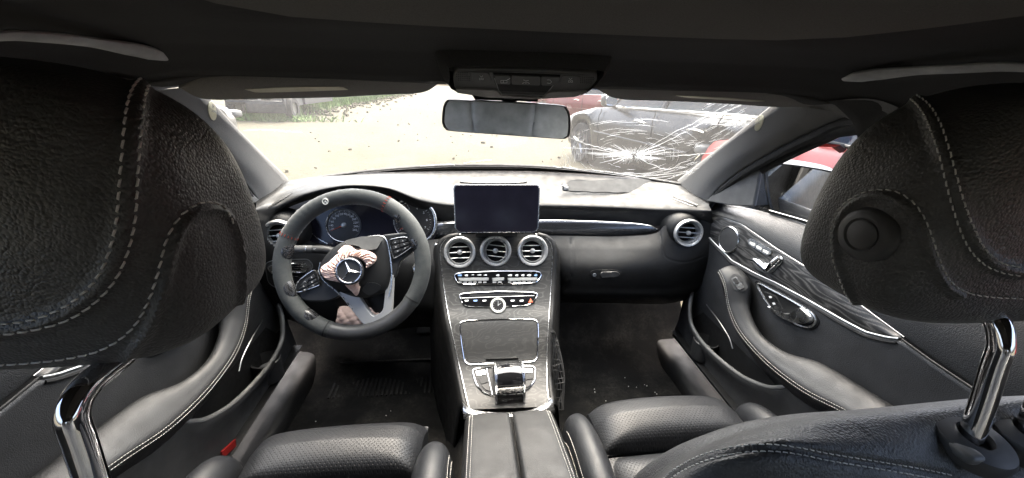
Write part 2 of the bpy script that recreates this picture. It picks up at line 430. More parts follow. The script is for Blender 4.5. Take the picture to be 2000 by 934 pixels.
plain('red_plastic', (.16, .006, .005), .45)
plain('amber_wood', (.42, .23, .06), .6)
plain('mirror_glass', (.86, .87, .87), .012, metal=1, var=.01)
plain('debris', (.55, .53, .50), .7)
plain('screen_glass', (.014, .013, .020), .16, var=.15, coat=.0, spec=.35)
plain('fork_satin', (.50, .50, .495), .42, metal=.25, var=.06)
plain('selector_plate', (.010, .010, .011), .28, var=.15, spec=.2)
plain('button_collar', (.055, .054, .053), .5)
plain('vent_ring', (.62, .62, .61), .30, metal=.6, var=.05)
plain('roof_plastic', (.085, .084, .082), .5)
plain('roof_lip', (.26, .25, .24), .5)
m, nt, b = _new('gauge_face'); b.inputs['Base Color'].default_value = (.020, .019, .019, 1); b.inputs['Roughness'].default_value = .35

# black open-pore ash veneer
m, nt, b = _new('ash_wood'); co = obj_co(nt)
mp = nd(nt, 'Mapping'); nt.links.new(co, mp.inputs[0]); mp.inputs['Scale'].default_value = (1.0, 2.2, 1.0)
n1 = nd(nt, 'TexNoise', Scale=9, Detail=2, Roughness=.5); nt.links.new(mp.outputs[0], n1.inputs['Vector'])
rings = math_n(nt, 'FRACT', math_n(nt, 'MULTIPLY', n1.outputs[0], 15))
line = mapr(nt, math_n(nt, 'ABSOLUTE', math_n(nt, 'SUBTRACT', rings, .5)), 0, .22, 1, 0)
pores = noise(nt, co, 420, 3, .7)
line = math_n(nt, 'MULTIPLY', line, mapr(nt, pores, .35, .65, .15, 1))
nt.links.new(ramp(nt, line, [(0, (.023, .0228, .0222)), (1, (.078, .0765, .074))]), b.inputs['Base Color'])
b.inputs['Roughness'].default_value = .45; b.inputs['Specular IOR Level'].default_value = .32
bump(nt, b, line, .35, .0004)
lid_m = m.copy(); lid_m.name = 'ash_lid'; _M['ash_lid'] = lid_m; _M['ash_wood'] = m
for n_ in lid_m.node_tree.nodes:
    if n_.type == 'VALTORGB': n_.color_ramp.elements[1].color = (.040, .0395, .038, 1)
# the door's veneer: straight long grain
m, nt, b = _new('ash_wood_long'); co = obj_co(nt)
mp = nd(nt, 'Mapping'); nt.links.new(co, mp.inputs[0]); mp.inputs['Rotation'].default_value = (math.radians(-16), 0, 0); mp.inputs['Scale'].default_value = (1, .16, 1)
n1 = nd(nt, 'TexNoise', Scale=14, Detail=3, Roughness=.55); nt.links.new(mp.outputs[0], n1.inputs['Vector'])
rings = math_n(nt, 'FRACT', math_n(nt, 'MULTIPLY', n1.outputs[0], 22))
line = mapr(nt, math_n(nt, 'ABSOLUTE', math_n(nt, 'SUBTRACT', rings, .5)), 0, .35, 1, 0)
line = math_n(nt, 'MULTIPLY', line, mapr(nt, noise(nt, co, 500, 3, .7), .3, .65, .2, 1))
nt.links.new(ramp(nt, line, [(0, (.010, .0098, .0095)), (1, (.12, .115, .108))]), b.inputs['Base Color'])
b.inputs['Roughness'].default_value = .42; bump(nt, b, line, .4, .0006)

def glass(name, tint=(.9, .95, .92), refl=1.0, haze=0.0):
    m = bpy.data.materials.new(name); m.use_nodes = True; nt = m.node_tree; _M[name] = m
    for n in list(nt.nodes): nt.nodes.remove(n)
    out = nd(nt, 'OutputMaterial'); tr = nd(nt, 'BsdfTransparent'); tr.inputs[0].default_value = rgb(tint)
    gl = nd(nt, 'BsdfGlossy'); gl.inputs['Roughness'].default_value = .0; gl.inputs[0].default_value = (refl, refl, refl, 1)
    lw = nd(nt, 'LayerWeight'); lw.inputs[0].default_value = .5; fr = mapr(nt, math_n(nt, 'POWER', lw.outputs['Facing'], 5.0), 0, 1, .04, 1.0); mx = nd(nt, 'MixShader'); nt.links.new(fr, mx.inputs[0]); nt.links.new(tr.outputs[0], mx.inputs[1]); nt.links.new(gl.outputs[0], mx.inputs[2])
    src = mx.outputs[0]
    if haze:
        df = nd(nt, 'BsdfTranslucent'); df.inputs[0].default_value = (.8, .78, .72, 1); co = obj_co(nt)
        m2 = nd(nt, 'MixShader'); nt.links.new(mapr(nt, noise(nt, co, 7, 6, .7), .3, .75, haze*.4, haze), m2.inputs[0]); nt.links.new(src, m2.inputs[1]); nt.links.new(df.outputs[0], m2.inputs[2]); src = m2.outputs[0]
    nt.links.new(src, out.inputs[0]); return m
glass('glass_windshield', (.86, .88, .84), .5, haze=.03)
glass('glass_side', (.93, .95, .94), .8)
glass('glass_rear', (.85, .87, .85), .8)
glass('glass_car', (.25, .30, .30), 1.0)
m, nt, b = _new('crack_white'); b.inputs['Base Color'].default_value = (.92, .93, .93, 1); b.inputs['Roughness'].default_value = .3
b.inputs['Subsurface Weight'].default_value = 0.0

# outside
m, nt, b = _new('ground_dirt'); co = obj_co(nt)
f = noise(nt, co, .55, 9, .68); f2 = noise(nt, co, 14, 6, .7); v = nd(nt, 'TexVoronoi', Scale=26); nt.links.new(co, v.inputs['Vector'])
c0 = ramp(nt, f, [(.3, (.042, .036, .0175)), (.5, (.050, .043, .0220)), (.72, (.060, .052, .028))])
mx = nd(nt, 'Mix', data_type='RGBA', blend_type='MULTIPLY'); mx.inputs[0].default_value = 1; nt.links.new(c0, mx.inputs[6])
nt.links.new(ramp(nt, f2, [(.25, (.35, .34, .32)), (.38, (.82, .81, .79)), (.5, (1, 1, 1)), (.8, (1.15, 1.15, 1.12))]), mx.inputs[7])
nt.links.new(mx.outputs[2], b.inputs['Base Color']); b.inputs['Roughness'].default_value = .95; bump(nt, b, f2, .9, .03)
plain('stone', (.03, .026, .016), .9, var=.35, scale=12)
plain('fence_panel', (.12, .112, .088), .7, var=.12, scale=3)
plain('fence_post', (.14, .14, .13), .7)
m, nt, b = _new('grass'); nt.links.new(ramp(nt, noise(nt, obj_co(nt), 3, 4), [(.3, (.045, .115, .014)), (.7, (.10, .155, .028))]), b.inputs['Base Color']); b.inputs['Roughness'].default_value = .8
plain('car_black', (.015, .016, .016), .3, var=.15, coat=.35, spec=.35)
plain('car_dark', (.028, .029, .030), .5, var=.2)
plain('car_white', (.085, .085, .084), .3, var=.08, coat=.6)
plain('car_red', (.16, .008, .005), .4, var=.1, coat=.15)
plain('tail_red', (.55, .03, .015), .15, var=.1, coat=.8)
plain('car_blue', (.10, .20, .36), .3, var=.1, coat=.8)
plain('tyre', (.02, .02, .02), .8)
plain('wheel_metal', (.28, .28, .28), .35, metal=.9)
plain('engine_metal', (.03, .03, .03), .5, metal=.5, var=.5, scale=15)
plain('engine_pale', (.11, .11, .105), .55, var=.2, scale=10)
plain('mesh_cover', (.03, .03, .03), .6)
# ------------------------------------------------------------------ the setting: cabin shell and yard
# yard
gs = []
for s_, n_ in ((60.0, 60),):
    xs = np.linspace(-s_, s_, n_); 
    P = np.array([[[x, y, 0.02*math.sin(x*1.3+y*.7)*math.cos(y*.9)-.01] for y in np.linspace(-40, 140, n_*2)] for x in xs])
    gs.append(grid(P).flip())
struct(gs[0].build('ground', 'ground_dirt'))

# headliner: swept from the windscreen header backwards
def head_z(x, y):
    base = np.interp(y, [-1.6, -1.0, -.3, .15, .32, .45, .53, .575, .60], [1.17, 1.225, 1.25, 1.254, 1.251, 1.243, 1.233, 1.216, 1.201])
    ax = abs(x)
    side = np.interp(ax, [0, .30, .42, .48, .53, .57, .60], [0, 0, .001, .006, .018, .042, .080])
    return base-side
xs = np.concatenate([np.linspace(-.60, -.3, 22), np.linspace(-.28, .28, 18), np.linspace(.3, .60, 22)])
ys = np.concatenate([np.linspace(-1.6, .1, 14), np.linspace(.14, .60, 40)])
P = np.array([[[x, y, head_z(x, y)] for y in ys] for x in xs])
# the sunroof frame: a soft step up inside the opening
for i, x in enumerate(xs):
    for j, y in enumerate(ys):
        d = max((abs(x)-.245)/.05, (y-.375)/.03, (-.75-y)/.05)
        if -1.5 < d < 1: P[i, j, 2] += .012*max(0, min(1, (1-d)/1.5))
        elif d <= -1.5: P[i, j, 2] += .012
head = grid(P); head_o = struct(head.build('headliner', 'headliner', solid=-.02))
# blind panel of the sunroof, a child of the headliner: rounded front corners
bl = [(-.245, -.7), (-.245, .25), (-.238, .310), (-.215, .340), (-.13, .354), (.0, .358), (.13, .354), (.215, .340), (.238, .310), (.245, .25), (.245, -.7)]
pb = lin(bl, 60, True)
PB = np.array([[x, y, head_z(0, y)-.004-.02*(x*x)] for x, y in pb])
slab(PB, A(0, 0, -1), -.012, .003, .003).build('blind_panel', 'sunblind', head_o)
tube(np.array([[x*1.012, y+.006, head_z(0, y)+.001] for x, y in pb]), .0035, 6, closed=True).build('opening_seal', 'dark_plastic', head_o)
# outer roof skin closes the cabin against the sky
P = np.array([[[x, y, 1.30-.10*(abs(x)/.66)**4-.05*max(0, (y-.3)/.5)**2-.12*max(0, (-.9-y)/.8)**2] for y in np.linspace(-1.7, .68, 24)] for x in np.linspace(-.66, .66, 16)])
struct(grid(P).build('roof_skin', 'car_black', solid=.01))
# header between headliner front and the windscreen
hdr = net([[A(x, .60, head_z(x, .60)) for x in np.linspace(-.52, .52, 13)], [A(x, .645, head_z(x, .60)-.004) for x in np.linspace(-.52, .52, 13)],
           [A(x, .735-.02*(x/.6)**2, 1.212-.03*(x/.6)**2) for x in np.linspace(-.52, .52, 13)]], 8, 30)
struct(hdr.build('windscreen_header', 'headliner', solid=.004))

# floor pan, toe board, sills
P = []
for x in np.linspace(-.74, .74, 60):
    tun = math.exp(-(x/.115)**6)*.16
    P.append([[x, y, (np.interp(y, [-1.3, 1.0, 1.15, 1.35], [.27, .27, .34, .62]))+tun+.004*math.sin(31*x+17*y)] for y in np.linspace(-1.3, 1.35, 60)])
struct(grid(np.array(P)).build('floor', 'carpet', solid=-.02))
fw = net([[A(x, 1.35, .6) for x in (-.74, 0, .74)], [A(x, 1.37, .75) for x in (-.74, 0, .74)], [A(x, 1.41, .82) for x in (-.74, 0, .74)]], 6, 10)
struct(fw.build('firewall', 'dark_plastic', solid=.01))
for sx, nm in ((-1, 'sill_left'), (1, 'sill_right')):
    rows = [[A(sx*x, y, z) for y in np.linspace(-1.2, 1.36, 9)] for x, z in ((.592, .275), (.598, .305), (.612, .325), (.65, .33), (.70, .33), (.74, .32))]
    g = net(rows, 18, 30)
    if sx > 0: g.flip()
    struct(g.build(nm, 'lower_soft', solid=.004))
# outer flanks below the belt and the body behind the front doors
for sx, nm in ((-1, 'flank_left'), (1, 'flank_right')):
    g = net([[A(sx*x, y, z) for y in np.linspace(-1.9, 1.3, 7)] for x, z in ((.80, .2), (.86, .5), (.85, .75), (.80, .92))], 10, 16)
    struct(g.build(nm, 'car_dark', solid=.006))
# centre posts, rear quarter trim
for sx, nm in ((-1, 'post_trim_left'), (1, 'post_trim_right')):
    g = net([[A(sx*(x+.005*k), y, z) for k, (x, z) in enumerate(((.70, .30), (.695, .6), (.69, .9), (.655, 1.05), (.60, 1.165)))] for y in (.33, .31, .24, .17, .15)], 12, 24)
    struct(g.build(nm, 'pillar_cloth', solid=.01))
    g = net([[A(sx*x, y, z) for x, z in ((.69, .27), (.69, .6), (.69, .93))] for y in (.15, -.3, -.9, -1.3)], 12, 10)
    struct(g.build('rear_side_trim_'+('left' if sx < 0 else 'right'), 'leather_panel', solid=.01))
    g = net([[A(sx*.68, -.85, .93), A(sx*.64, -.80, 1.06), A(sx*.58, -.72, 1.17)], [A(sx*.66, -1.35, .93), A(sx*.62, -1.2, 1.06), A(sx*.55, -1.02, 1.17)], [A(sx*.60, -1.6, .93), A(sx*.56, -1.45, 1.03), A(sx*.5, -1.3, 1.14)]], 10, 10)
    struct(g.build('quarter_trim_'+('left' if sx < 0 else 'right'), 'pillar_cloth', solid=.01))
shelf = net([[A(x, y, .90) for x in (-.68, 0, .68)] for y in (-.80, -1.2, -1.65)], 6, 6)
for sx in (-1, 1):
    g = net([[A(sx*.72, y, .93) for y in (.15, -.4, -.85)], [A(sx*.68, y, 1.06) for y in (.15, -.4, -.82)], [A(sx*.62, y, 1.18) for y in (.15, -.4, -.72)]], 8, 12)
    struct(g.build('rear_door_window_'+('left' if sx < 0 else 'right'), 'glass_rear'))
g = net([[A(x, -1.65+.02*abs(x), .92) for x in (-.6, 0, .6)], [A(x, -1.35, 1.08) for x in (-.56, 0, .56)], [A(x, -1.08, 1.19) for x in (-.5, 0, .5)]], 8, 10)
struct(g.build('rear_window', 'glass_rear'))
struct(shelf.build('parcel_shelf', 'headliner', solid=.01))

# windscreen with its damage
RW_T = [(x, .735-.05*(x/.54)**2+.03, 1.196-.018*(x/.54)**2) for x in (-.54, -.36, -.18, 0, .18, .36, .54)]
RW_B = [(-.66, 1.19, .895), (-.45, 1.315, .905), (-.22, 1.37, .915), (0, 1.385, .918), (.22, 1.37, .915), (.45, 1.315, .905), (.66, 1.19, .895)]
mid = [(np.array(a)+np.array(b))/2+A(0, .012, .016) for a, b in zip(RW_T, RW_B)]
WS = net([RW_T, mid, RW_B], 30, 60)
ws = thing('windscreen', 'cracked windscreen with a starburst break on the passenger side', 'windscreen', (0, 1.385, .918))
WS.build('glass', 'glass_windshield', ws)
tube([A(*p)+A(0, -.004, .004) for p in RW_B], .009, 8, samples=40, flat=.5).build('lower_seal', 'rubber', ws)
# ------------------------------------------------------------------ pillars, visors, roof console, mirror, handles
def px3(rows): return [[at(*r[:2], **{('X' if len(r) > 3 else 'Y'): r[2]}) for r in row] for row in rows]
_T, _B = np.array(RW_T), np.array(RW_B)
WSX = net([(_T-.3*(_B-_T))*A(1.15, 1, 1), (_T+_B)/2*A(1.12, 1, 1)+A(0, .012, .016), (_B+.3*(_B-_T))*A(1.1, 1, 1)], 20, 20)
e1 = [WSX.hit(px, py)[0]+A(0, -.006, -.004) for px, py in ((1512, 196), (1470, 230), (1430, 263), (1385, 299), (1345, 331), (1322, 350))]
e2 = [at(px, py, X=x) for px, py, x in ((1660, 226, .600), (1585, 257, .612), (1515, 293, .622), (1450, 332, .632), (1405, 368, .640), (1378, 402, .645))]
def blend(f, bulge): return [a*(1-f)+b*f+A(-bulge, -bulge*.9, bulge*.15) for a, b in zip(e1, e2)]
rail = [A(.606, .15, 1.17), A(.606, .35, 1.168), A(.604, .52, 1.158)]
pil_rows = [[p+A(.03, .03, 0) for p in e1], e1, blend(.3, .012), blend(.65, .016), blend(.9, .008), e2, [p+A(.03, .012, -.004) for p in e2]]
PIL = net(pil_rows, 30, 40)
upper = net([[A(.50, .60, head_z(.50, .6)-.002), A(.55, .55, head_z(.55, .55)-.002), A(.60, .5, head_z(.6, .5))], [A(.53, .68, 1.19), A(.575, .62, 1.172), A(.605, .575, 1.14)], [e1[0]+A(0, 0, .003), blend(.55, .012)[0], e2[0]]], 12, 16)
for sx, nm in ((-1, 'left'), (1, 'right')):
    t = thing('pillar_trim', 'grey cloth windscreen pillar trim beside the steering wheel' if sx < 0 else 'grey cloth windscreen pillar trim on the passenger side, beside the cracks', 'pillar trim', (sx*.62, 1.15, .89), 'windscreen pillar trims')
    g = PIL if sx > 0 else mir(PIL); g.build('cloth_panel', 'pillar_cloth', t)
    (upper if sx > 0 else mir(upper)).build('upper_panel', 'pillar_cloth', t)
    f = (lambda P: P*A(sx, 1, 1))
    tube(f(np.array(rail+e2)+A(.006, -.002, -.008)), .010, 8, samples=60).build('door_seal', 'rubber', t)
    tube(f(np.array(rail+e2)+A(.03, .0, -.016)), .011, 8, samples=60).build('window_seal', 'dark_plastic', t)
    P, N = PIL.trace([(1483+9*math.cos(a)-2*math.sin(a), 240+15*math.sin(a)-6*math.cos(a)) for a in np.linspace(0, 2*math.pi, 20, endpoint=False)], 20, True)
    bd = slab(P, N, -.001, .0009, .0006); bd = bd if sx > 0 else mir(bd)
    b_o = bd.build('badge', 'badge', t)
    h, n = PIL.hit(1483, 240); tg = text_geo('AIRBAG', .008, h, A(.35, -.8, .5), A(-.1, .45, .9), .0012); tg = tg if sx > 0 else mir(tg)
    tg.build('badge_lettering', 'grey_plastic', b_o)

# sun visors (stowed)
def visor(low, high, strip, label):
    lo = [at(px, py, Y=.700) for px, py in low]; hi = [at(px, py, Y=.612) for px, py in high]
    lo, hi = cr_u(np.array(lo), 16), cr_u(np.array(hi), 16); k = np.linspace(0, 1, 16)
    endr = np.minimum(1, np.minimum(k, 1-k)*9)[:, None]**.5
    n = A(0, -.35, -.94)
    c = (lo+hi)/2; 
    rows = [c+(hi-c)*endr+A(0, .006, .012), c+(hi-c)*endr*.97+n*.001, c+(hi-c)*.5*endr+n*.010*endr, c+(lo-c)*.5*endr+n*.012*endr, c+(lo-c)*.93*endr+n*.009*endr, c+(lo-c)*endr*1.0+A(0, .002, .002), c+(lo-c)*endr*.9+A(0, .006, .016)]
    g = net(rows, 34, 60)
    t = thing('sun_visor', label, 'sun visor', tuple(c[8]), 'sun visors under the roof lining')
    g.build('panel', 'visor_cloth', t)
    P, N = g.trace(strip, 40, True, smooth=False)
    if len(P) > 8: slab(P, N, -.0005, .0008).build('label_strip', 'badge', t)
    return t
visor([(356, 186), (480, 183), (640, 180), (760, 174), (862, 170)], [(340, 152), (480, 150), (640, 148), (760, 146), (858, 150)],
      [(478, 174), (560, 170), (668, 169), (680, 175), (560, 179), (500, 180)], 'grey driver sun visor folded up above the steering wheel')
visor([(1160, 184), (1290, 187), (1420, 193), (1530, 200), (1634, 196)], [(1170, 160), (1290, 162), (1420, 170), (1530, 177), (1640, 183)],
      [(1320, 186), (1420, 191), (1494, 197), (1470, 198), (1340, 190)], 'grey passenger sun visor folded up above the cracked glass')

# overhead console
t = thing('overhead_console', 'dark roof console with lamp buttons above the mirror', 'overhead console', tuple(at(1026, 165, Y=.52)))
OP = Plane(at(1026, 160, Y=.522), A(0, -.60, -.80))
out_pix = [(893, 136), (1030, 137), (1166, 144), (1167, 157), (1150, 176), (1125, 187), (1040, 192), (950, 188), (888, 176), (884, 150)]
P, N = OP.trace(pix_round(out_pix, 8)); slab_poly(P, OP.n, -.03, .0).build('housing', 'roof_plastic', t, bevel=.002)
sur = [(862, 120), (1030, 112), (1190, 128), (1200, 150), (1176, 176), (1130, 194), (1030, 199), (930, 194), (872, 178), (848, 150)]
Po, _ = OP.trace(cr(sur, 60, True)); Pi, _ = OP.trace(cr([(888, 132), (1030, 133), (1171, 140), (1172, 158), (1152, 179), (1126, 190), (1040, 194.5), (950, 191), (884, 178), (880, 150)], 60, True))
P = np.stack([Po-OP.n*.034, Po*.6+Pi*.4-OP.n*.012, Pi-OP.n*.0015, Pi-OP.n*.008]); grid(P, closed_v=True).build('cloth_surround', 'headliner', t)
def pad(name, pix, mat, t0=.0, t1=.0015, r=4, plane=None, parent=None, bev=.0004):
    pl = plane or OP; P, N = pl.trace(pix_round(pix, r)); return slab_poly(P, pl.n, t0, t1).build(name, mat, parent if parent is not None else t, bevel=bev)
tube(OP.trace(pix_round([(890, 139), (1030, 140), (1163, 147), (1163, 157), (1147, 175), (1122, 184), (1040, 189), (950, 186), (891, 175), (887, 151)], 7), off=.0008)[0], .0008, 6, closed=True).build('rim', 'grey_plastic', t)
pad('map_lamp', [(890, 170), (970, 174), (978, 184), (1060, 188), (1072, 177), (1148, 175), (1124, 186), (1040, 191), (950, 187), (892, 178)], 'roof_lip', t1=.003)
pad('reading_lamp_button', [(921, 140), (955, 141), (961, 158), (923, 156)], 'roof_plastic')
pad('reading_lamp_button', [(1097, 146), (1135, 148), (1128, 163), (1092, 161)], 'roof_plastic')
pad('button_plate', [(962, 141), (1096, 146), (1080, 165), (1067, 179), (975, 176), (966, 160)], 'dark_plastic', t1=.002)
pad('roof_button', [(965, 143), (997, 144), (997, 161), (969, 160)], 'roof_plastic', .001, .0035)
pad('interior_light_button', [(999, 144), (1055, 146), (1055, 163), (999, 161)], 'roof_plastic', .001, .0035)
pad('rear_light_button', [(1057, 146), (1094, 147), (1086, 163), (1057, 163)], 'roof_plastic', .001, .0035)
tube(OP.trace([(966, 150), (974, 174), (980, 181), (1062, 184), (1074, 172), (1092, 150)], off=.002)[0], .0007, 6).build('bright_edge', 'satin_dark', t)
ic = G()
for cx, cy in ((940, 149), (1114, 154)):
    for q in ([(-4, 1), (-1, 1)], [(1, 1), (4, 1)], [(-4, 4), (-1, 4)], [(1, 4), (4, 4)], [(-4, 1), (-4, 4)], [(4, 1), (4, 4)], [(0, 1), (0, 4)], [(-3, -4), (0, -1)], [(3, -4), (0, -1)]):
        ic.join(tube(OP.trace([(cx+a, cy+b) for a, b in q], off=.0022)[0], .00028, 4))
for q in ([(978, 152), (990, 152), (990, 157), (978, 157), (978, 152)], [(983, 152), (983, 157)], [(990, 151), (996, 148)],
          [(1027, 153), (1022, 151)], [(1027, 153), (1032, 152)], [(1024, 156), (1020, 158)], [(1030, 156), (1034, 158)], [(1027, 155), (1027, 158)],
          [(1068, 157), (1074, 158), (1077, 155), (1074, 151), (1068, 151)]):
    ic.join(tube(OP.trace(q, off=.0040)[0], .00030, 4))
ic.build('button_symbols', 'white_icon', t, kind='stuff')
for cx, cy, sk in ((904, 149, 1), (1146, 154, -1)):
    gr = G()
    for i in range(-3, 4):
        for j in range(-2, 3):
            if abs(i*sk-j*.6) > 3.2: continue
            p, n = OP.hit(cx+i*4.1, cy+j*3.6+i*.12); gr.join(lathe([(.0009, 0), (.0009, .0008), (0.0001, .0008)], p, OP.n, 6))
    pad('speaker_grille', [(cx-15, cy-8), (cx+15, cy-7), (cx+13, cy+10), (cx-15, cy+9)], 'roof_plastic', t1=.0006).name
    gr.build('grille_holes', 'dark_plastic', t, kind='stuff')

# interior mirror
Mc = at(988, 234, Y=.625); d_in = unit(Mc-CAM); d_out = unit(A(.015, -.80, .86)-Mc); MP = Plane(Mc, d_out-d_in)
t = thing('rear_view_mirror', 'frameless dark rear view mirror hanging below the roof console', 'mirror', tuple(Mc))
mo = [(884, 195), (1000, 200), (1094, 206), (1108, 213), (1114, 228), (1113, 262), (1105, 271), (1085, 271), (985, 264), (880, 256), (866, 248), (863, 236), (866, 206), (873, 197)]
P, N = MP.trace(cr(mo, 60, True)); c = P.mean(0)
L = [c+(P-c)*.9-MP.n*.028, c+(P-c)*.985-MP.n*.018, P-MP.n*.006, P+MP.n*.0005, c+(P-c)*.985+MP.n*.002, c+(P-c)*.962+MP.n*.001]
g = grid(np.array(L), closed_v=True); g.F.append(tuple(range(60))); g.build('housing', 'black_plastic', t)
Q = c+(P-c)*np.array([.963])
slab(Q, MP.n, -.004, .0008).build('mirror_glass', 'mirror_glass', t)
tube([Mc-MP.n*.02+A(.005, 0, .02), Mc+A(.01, .03, .045), Mc+A(.012, .05, .075)], [.012, .014, .018], 12).build('stem', 'black_plastic', t)
P, _ = Plane(at(985, 195, Y=.64), A(0, -1, -.3)).trace([(922, 186), (1052, 190), (1050, 199), (928, 195)]); slab(P, A(0, -1, -.3), -.03, .0).build('stem_shroud', 'dark_plastic', t)

# grab handles
def handle(pts, X, label, sx):
    P = np.array([at(px, py, X=X) for px, py in pts]); P = cr(P, 40)
    k = np.linspace(0, 1, 40); P[:, 2] += .0
    P[:, 2] += np.where(k > .86, (k-.86)/.14*.012, 0)
    r = np.interp(k, [0, .08, .2, .35, .8, 1], [.004, .012, .0125, .009, .0085, .007])
    t = thing('grab_handle', label, 'grab handle', tuple(P[0]), 'grab handles on the roof rail')
    tube(P, r, 14, flat=.42, ups=A(sx*-.35, 0, -1)).build('grip', 'handle_plastic', t)
    q = P[5]+A(sx*.012, 0, .008); tube([q+A(0, .02, .004), q, q+A(0, -.035, .004)], [.006, .016, .008], 12, samples=14, flat=.7).build('mount', 'black_plastic', t)
    q = P[-2]+A(sx*.01, 0, .008); tube([q+A(0, .02, .004), q, q+A(0, -.035, .004)], [.006, .014, .008], 12, samples=14, flat=.7).build('mount', 'black_plastic', t)
handle([(1648, 156), (1700, 147), (1780, 139), (1880, 134), (1990, 131), (2200, 150)], .455, 'grey plastic grab handle above the passenger headrest', 1)
handle([(326, 116), (280, 101), (190, 84), (90, 73), (-10, 70), (-260, 95)], -.455, 'grey plastic grab handle above the driver headrest', -1)
# ------------------------------------------------------------------ dashboard
dash = thing('dashboard', 'black dashboard with torn open passenger airbag cover', 'dashboard', (0, 1.2, .6))
PX = lambda rows: [[at(a, b, Y=c) for a, b, c in r] for r in rows]
up_rows = PX([
 [(500,392,1.02),(530,372,1.10),(560,356,1.17),(600,348,1.22),(650,343,1.27),(700,339,1.31),(760,336,1.35),(820,333,1.38),(885,331,1.40),(970,330,1.41),(1053,331,1.40),(1120,334,1.38),(1200,340,1.34),(1280,348,1.27),(1340,366,1.17),(1385,390,1.05)],
 [(500,400,.97),(530,380,1.05),(560,362,1.12),(600,354,1.17),(650,348,1.22),(700,344,1.26),(760,341,1.30),(820,340,1.33),(885,339,1.35),(970,338,1.36),(1053,340,1.35),(1120,344,1.33),(1200,350,1.29),(1280,358,1.22),(1340,374,1.12),(1385,398,1.0)],
 [(500,404,.95),(530,389,1.02),(560,374,1.08),(600,362,1.12),(650,353,1.15),(700,349,1.18),(760,350,1.22),(820,357,1.25),(885,364,1.26),(970,366,1.26),(1053,367,1.26),(1120,370,1.25),(1200,374,1.22),(1280,378,1.16),(1340,388,1.08),(1385,402,.99)],
 [(500,408,.93),(530,400,.99),(560,388,1.02),(600,374,1.02),(650,362,1.02),(700,358,1.02),(760,364,1.04),(820,384,1.08),(885,396,1.13),(970,397,1.14),(1053,397,1.14),(1120,398,1.13),(1200,401,1.11),(1280,404,1.08),(1340,405,1.03),(1388,408,.98)],
 [(500,418,.925),(530,412,.98),(560,400,1.01),(600,385,1.02),(650,373,1.02),(700,369,1.02),(760,375,1.04),(820,398,1.07),(885,410,1.128),(970,411,1.138),(1053,411,1.138),(1120,412,1.128),(1200,414,1.108),(1280,417,1.07),(1340,416,1.02),(1390,415,.97)],
 [(500,445,.935),(530,432,.985),(560,408,1.05),(600,392,1.08),(650,380,1.10),(700,377,1.10),(760,383,1.10),(820,410,1.10),(885,434,1.136),(970,434,1.146),(1053,432,1.146),(1120,432,1.136),(1200,435,1.114),(1280,441,1.07),(1340,432,1.03),(1392,440,.985)]])
UP = net(up_rows, 60, 130); UP.build('upper_pad', 'dash_soft', dash)
# speaker bump behind the screen, defroster outlets
P, N = UP.trace([(898, 357), (920, 350), (970, 347), (1015, 350), (1030, 357), (970, 360)], 40, True); slab(P, N, -.003, .004, .003).build('speaker_cover', 'black_plastic', dash)
for k, pts in enumerate(([(1312, 388), (1330, 386), (1366, 401), (1352, 404)], [(522, 408), (545, 392), (572, 377), (560, 386)])):
    P, N = UP.trace(pts, 30, True, smooth=False)
    o = slab(P, N, -.002, .0012).build('side_defroster', 'black_plastic', dash)
    g = G(); a0, a1 = ((1318, 387), (1358, 402)) if k == 0 else ((526, 404), (566, 381))
    for f in np.linspace(0, 1, 9):
        q = (a0[0]*(1-f)+a1[0]*f, a0[1]*(1-f)+a1[1]*f); h = UP.hit(*q)
        if h: R3 = np.stack([A(1, 0, 0), np.cross(h[1], A(1, 0, 0)), h[1]], 1); g.join(box(h[0]+h[1]*.0016, (.0035, .018, .0012), R3))
    g.build('defroster_slots', 'dark_plastic', o, kind='stuff')
# trim strips
tr = net(PX([[(1040,431.5,1.15),(1120,431.5,1.14),(1200,434.5,1.118),(1262,439.5,1.08),(1286,447.5,1.06)], [(1040,431,1.092),(1120,431,1.082),(1200,434,1.067),(1262,439,1.052),(1286,447,1.045)], [(1040,440,1.080),(1120,440,1.070),(1200,442,1.056),(1262,445,1.045),(1286,449,1.042)],
             [(1040,452,1.074),(1120,453,1.064),(1200,453,1.052),(1260,453,1.043),(1284,452,1.042)], [(1040,461,1.078),(1120,462,1.066),(1200,462,1.054),(1258,459,1.046),(1280,455,1.045)]]), 14, 40)
tr_o = tr.build('trim_strip', 'dark_metal_trim', dash, solid=.003)
tube(tr.trace([(1054, 431), (1120, 432), (1200, 435), (1262, 440), (1284, 448)], 40, off=.001)[0], .0013, 6).build('bright_line', 'satin', tr_o)
tl = net(PX([[(840,436.5,1.14),(865,433.5,1.14),(900,432.5,1.14)], [(840,436,1.09),(865,433,1.085),(900,432,1.08)], [(840,450,1.075),(865,448,1.07),(900,446,1.07)], [(846,470,1.07),(868,463,1.065),(900,460,1.065)]]), 10, 12)
tl.build('trim_strip', 'dark_metal_trim', dash, solid=.003)
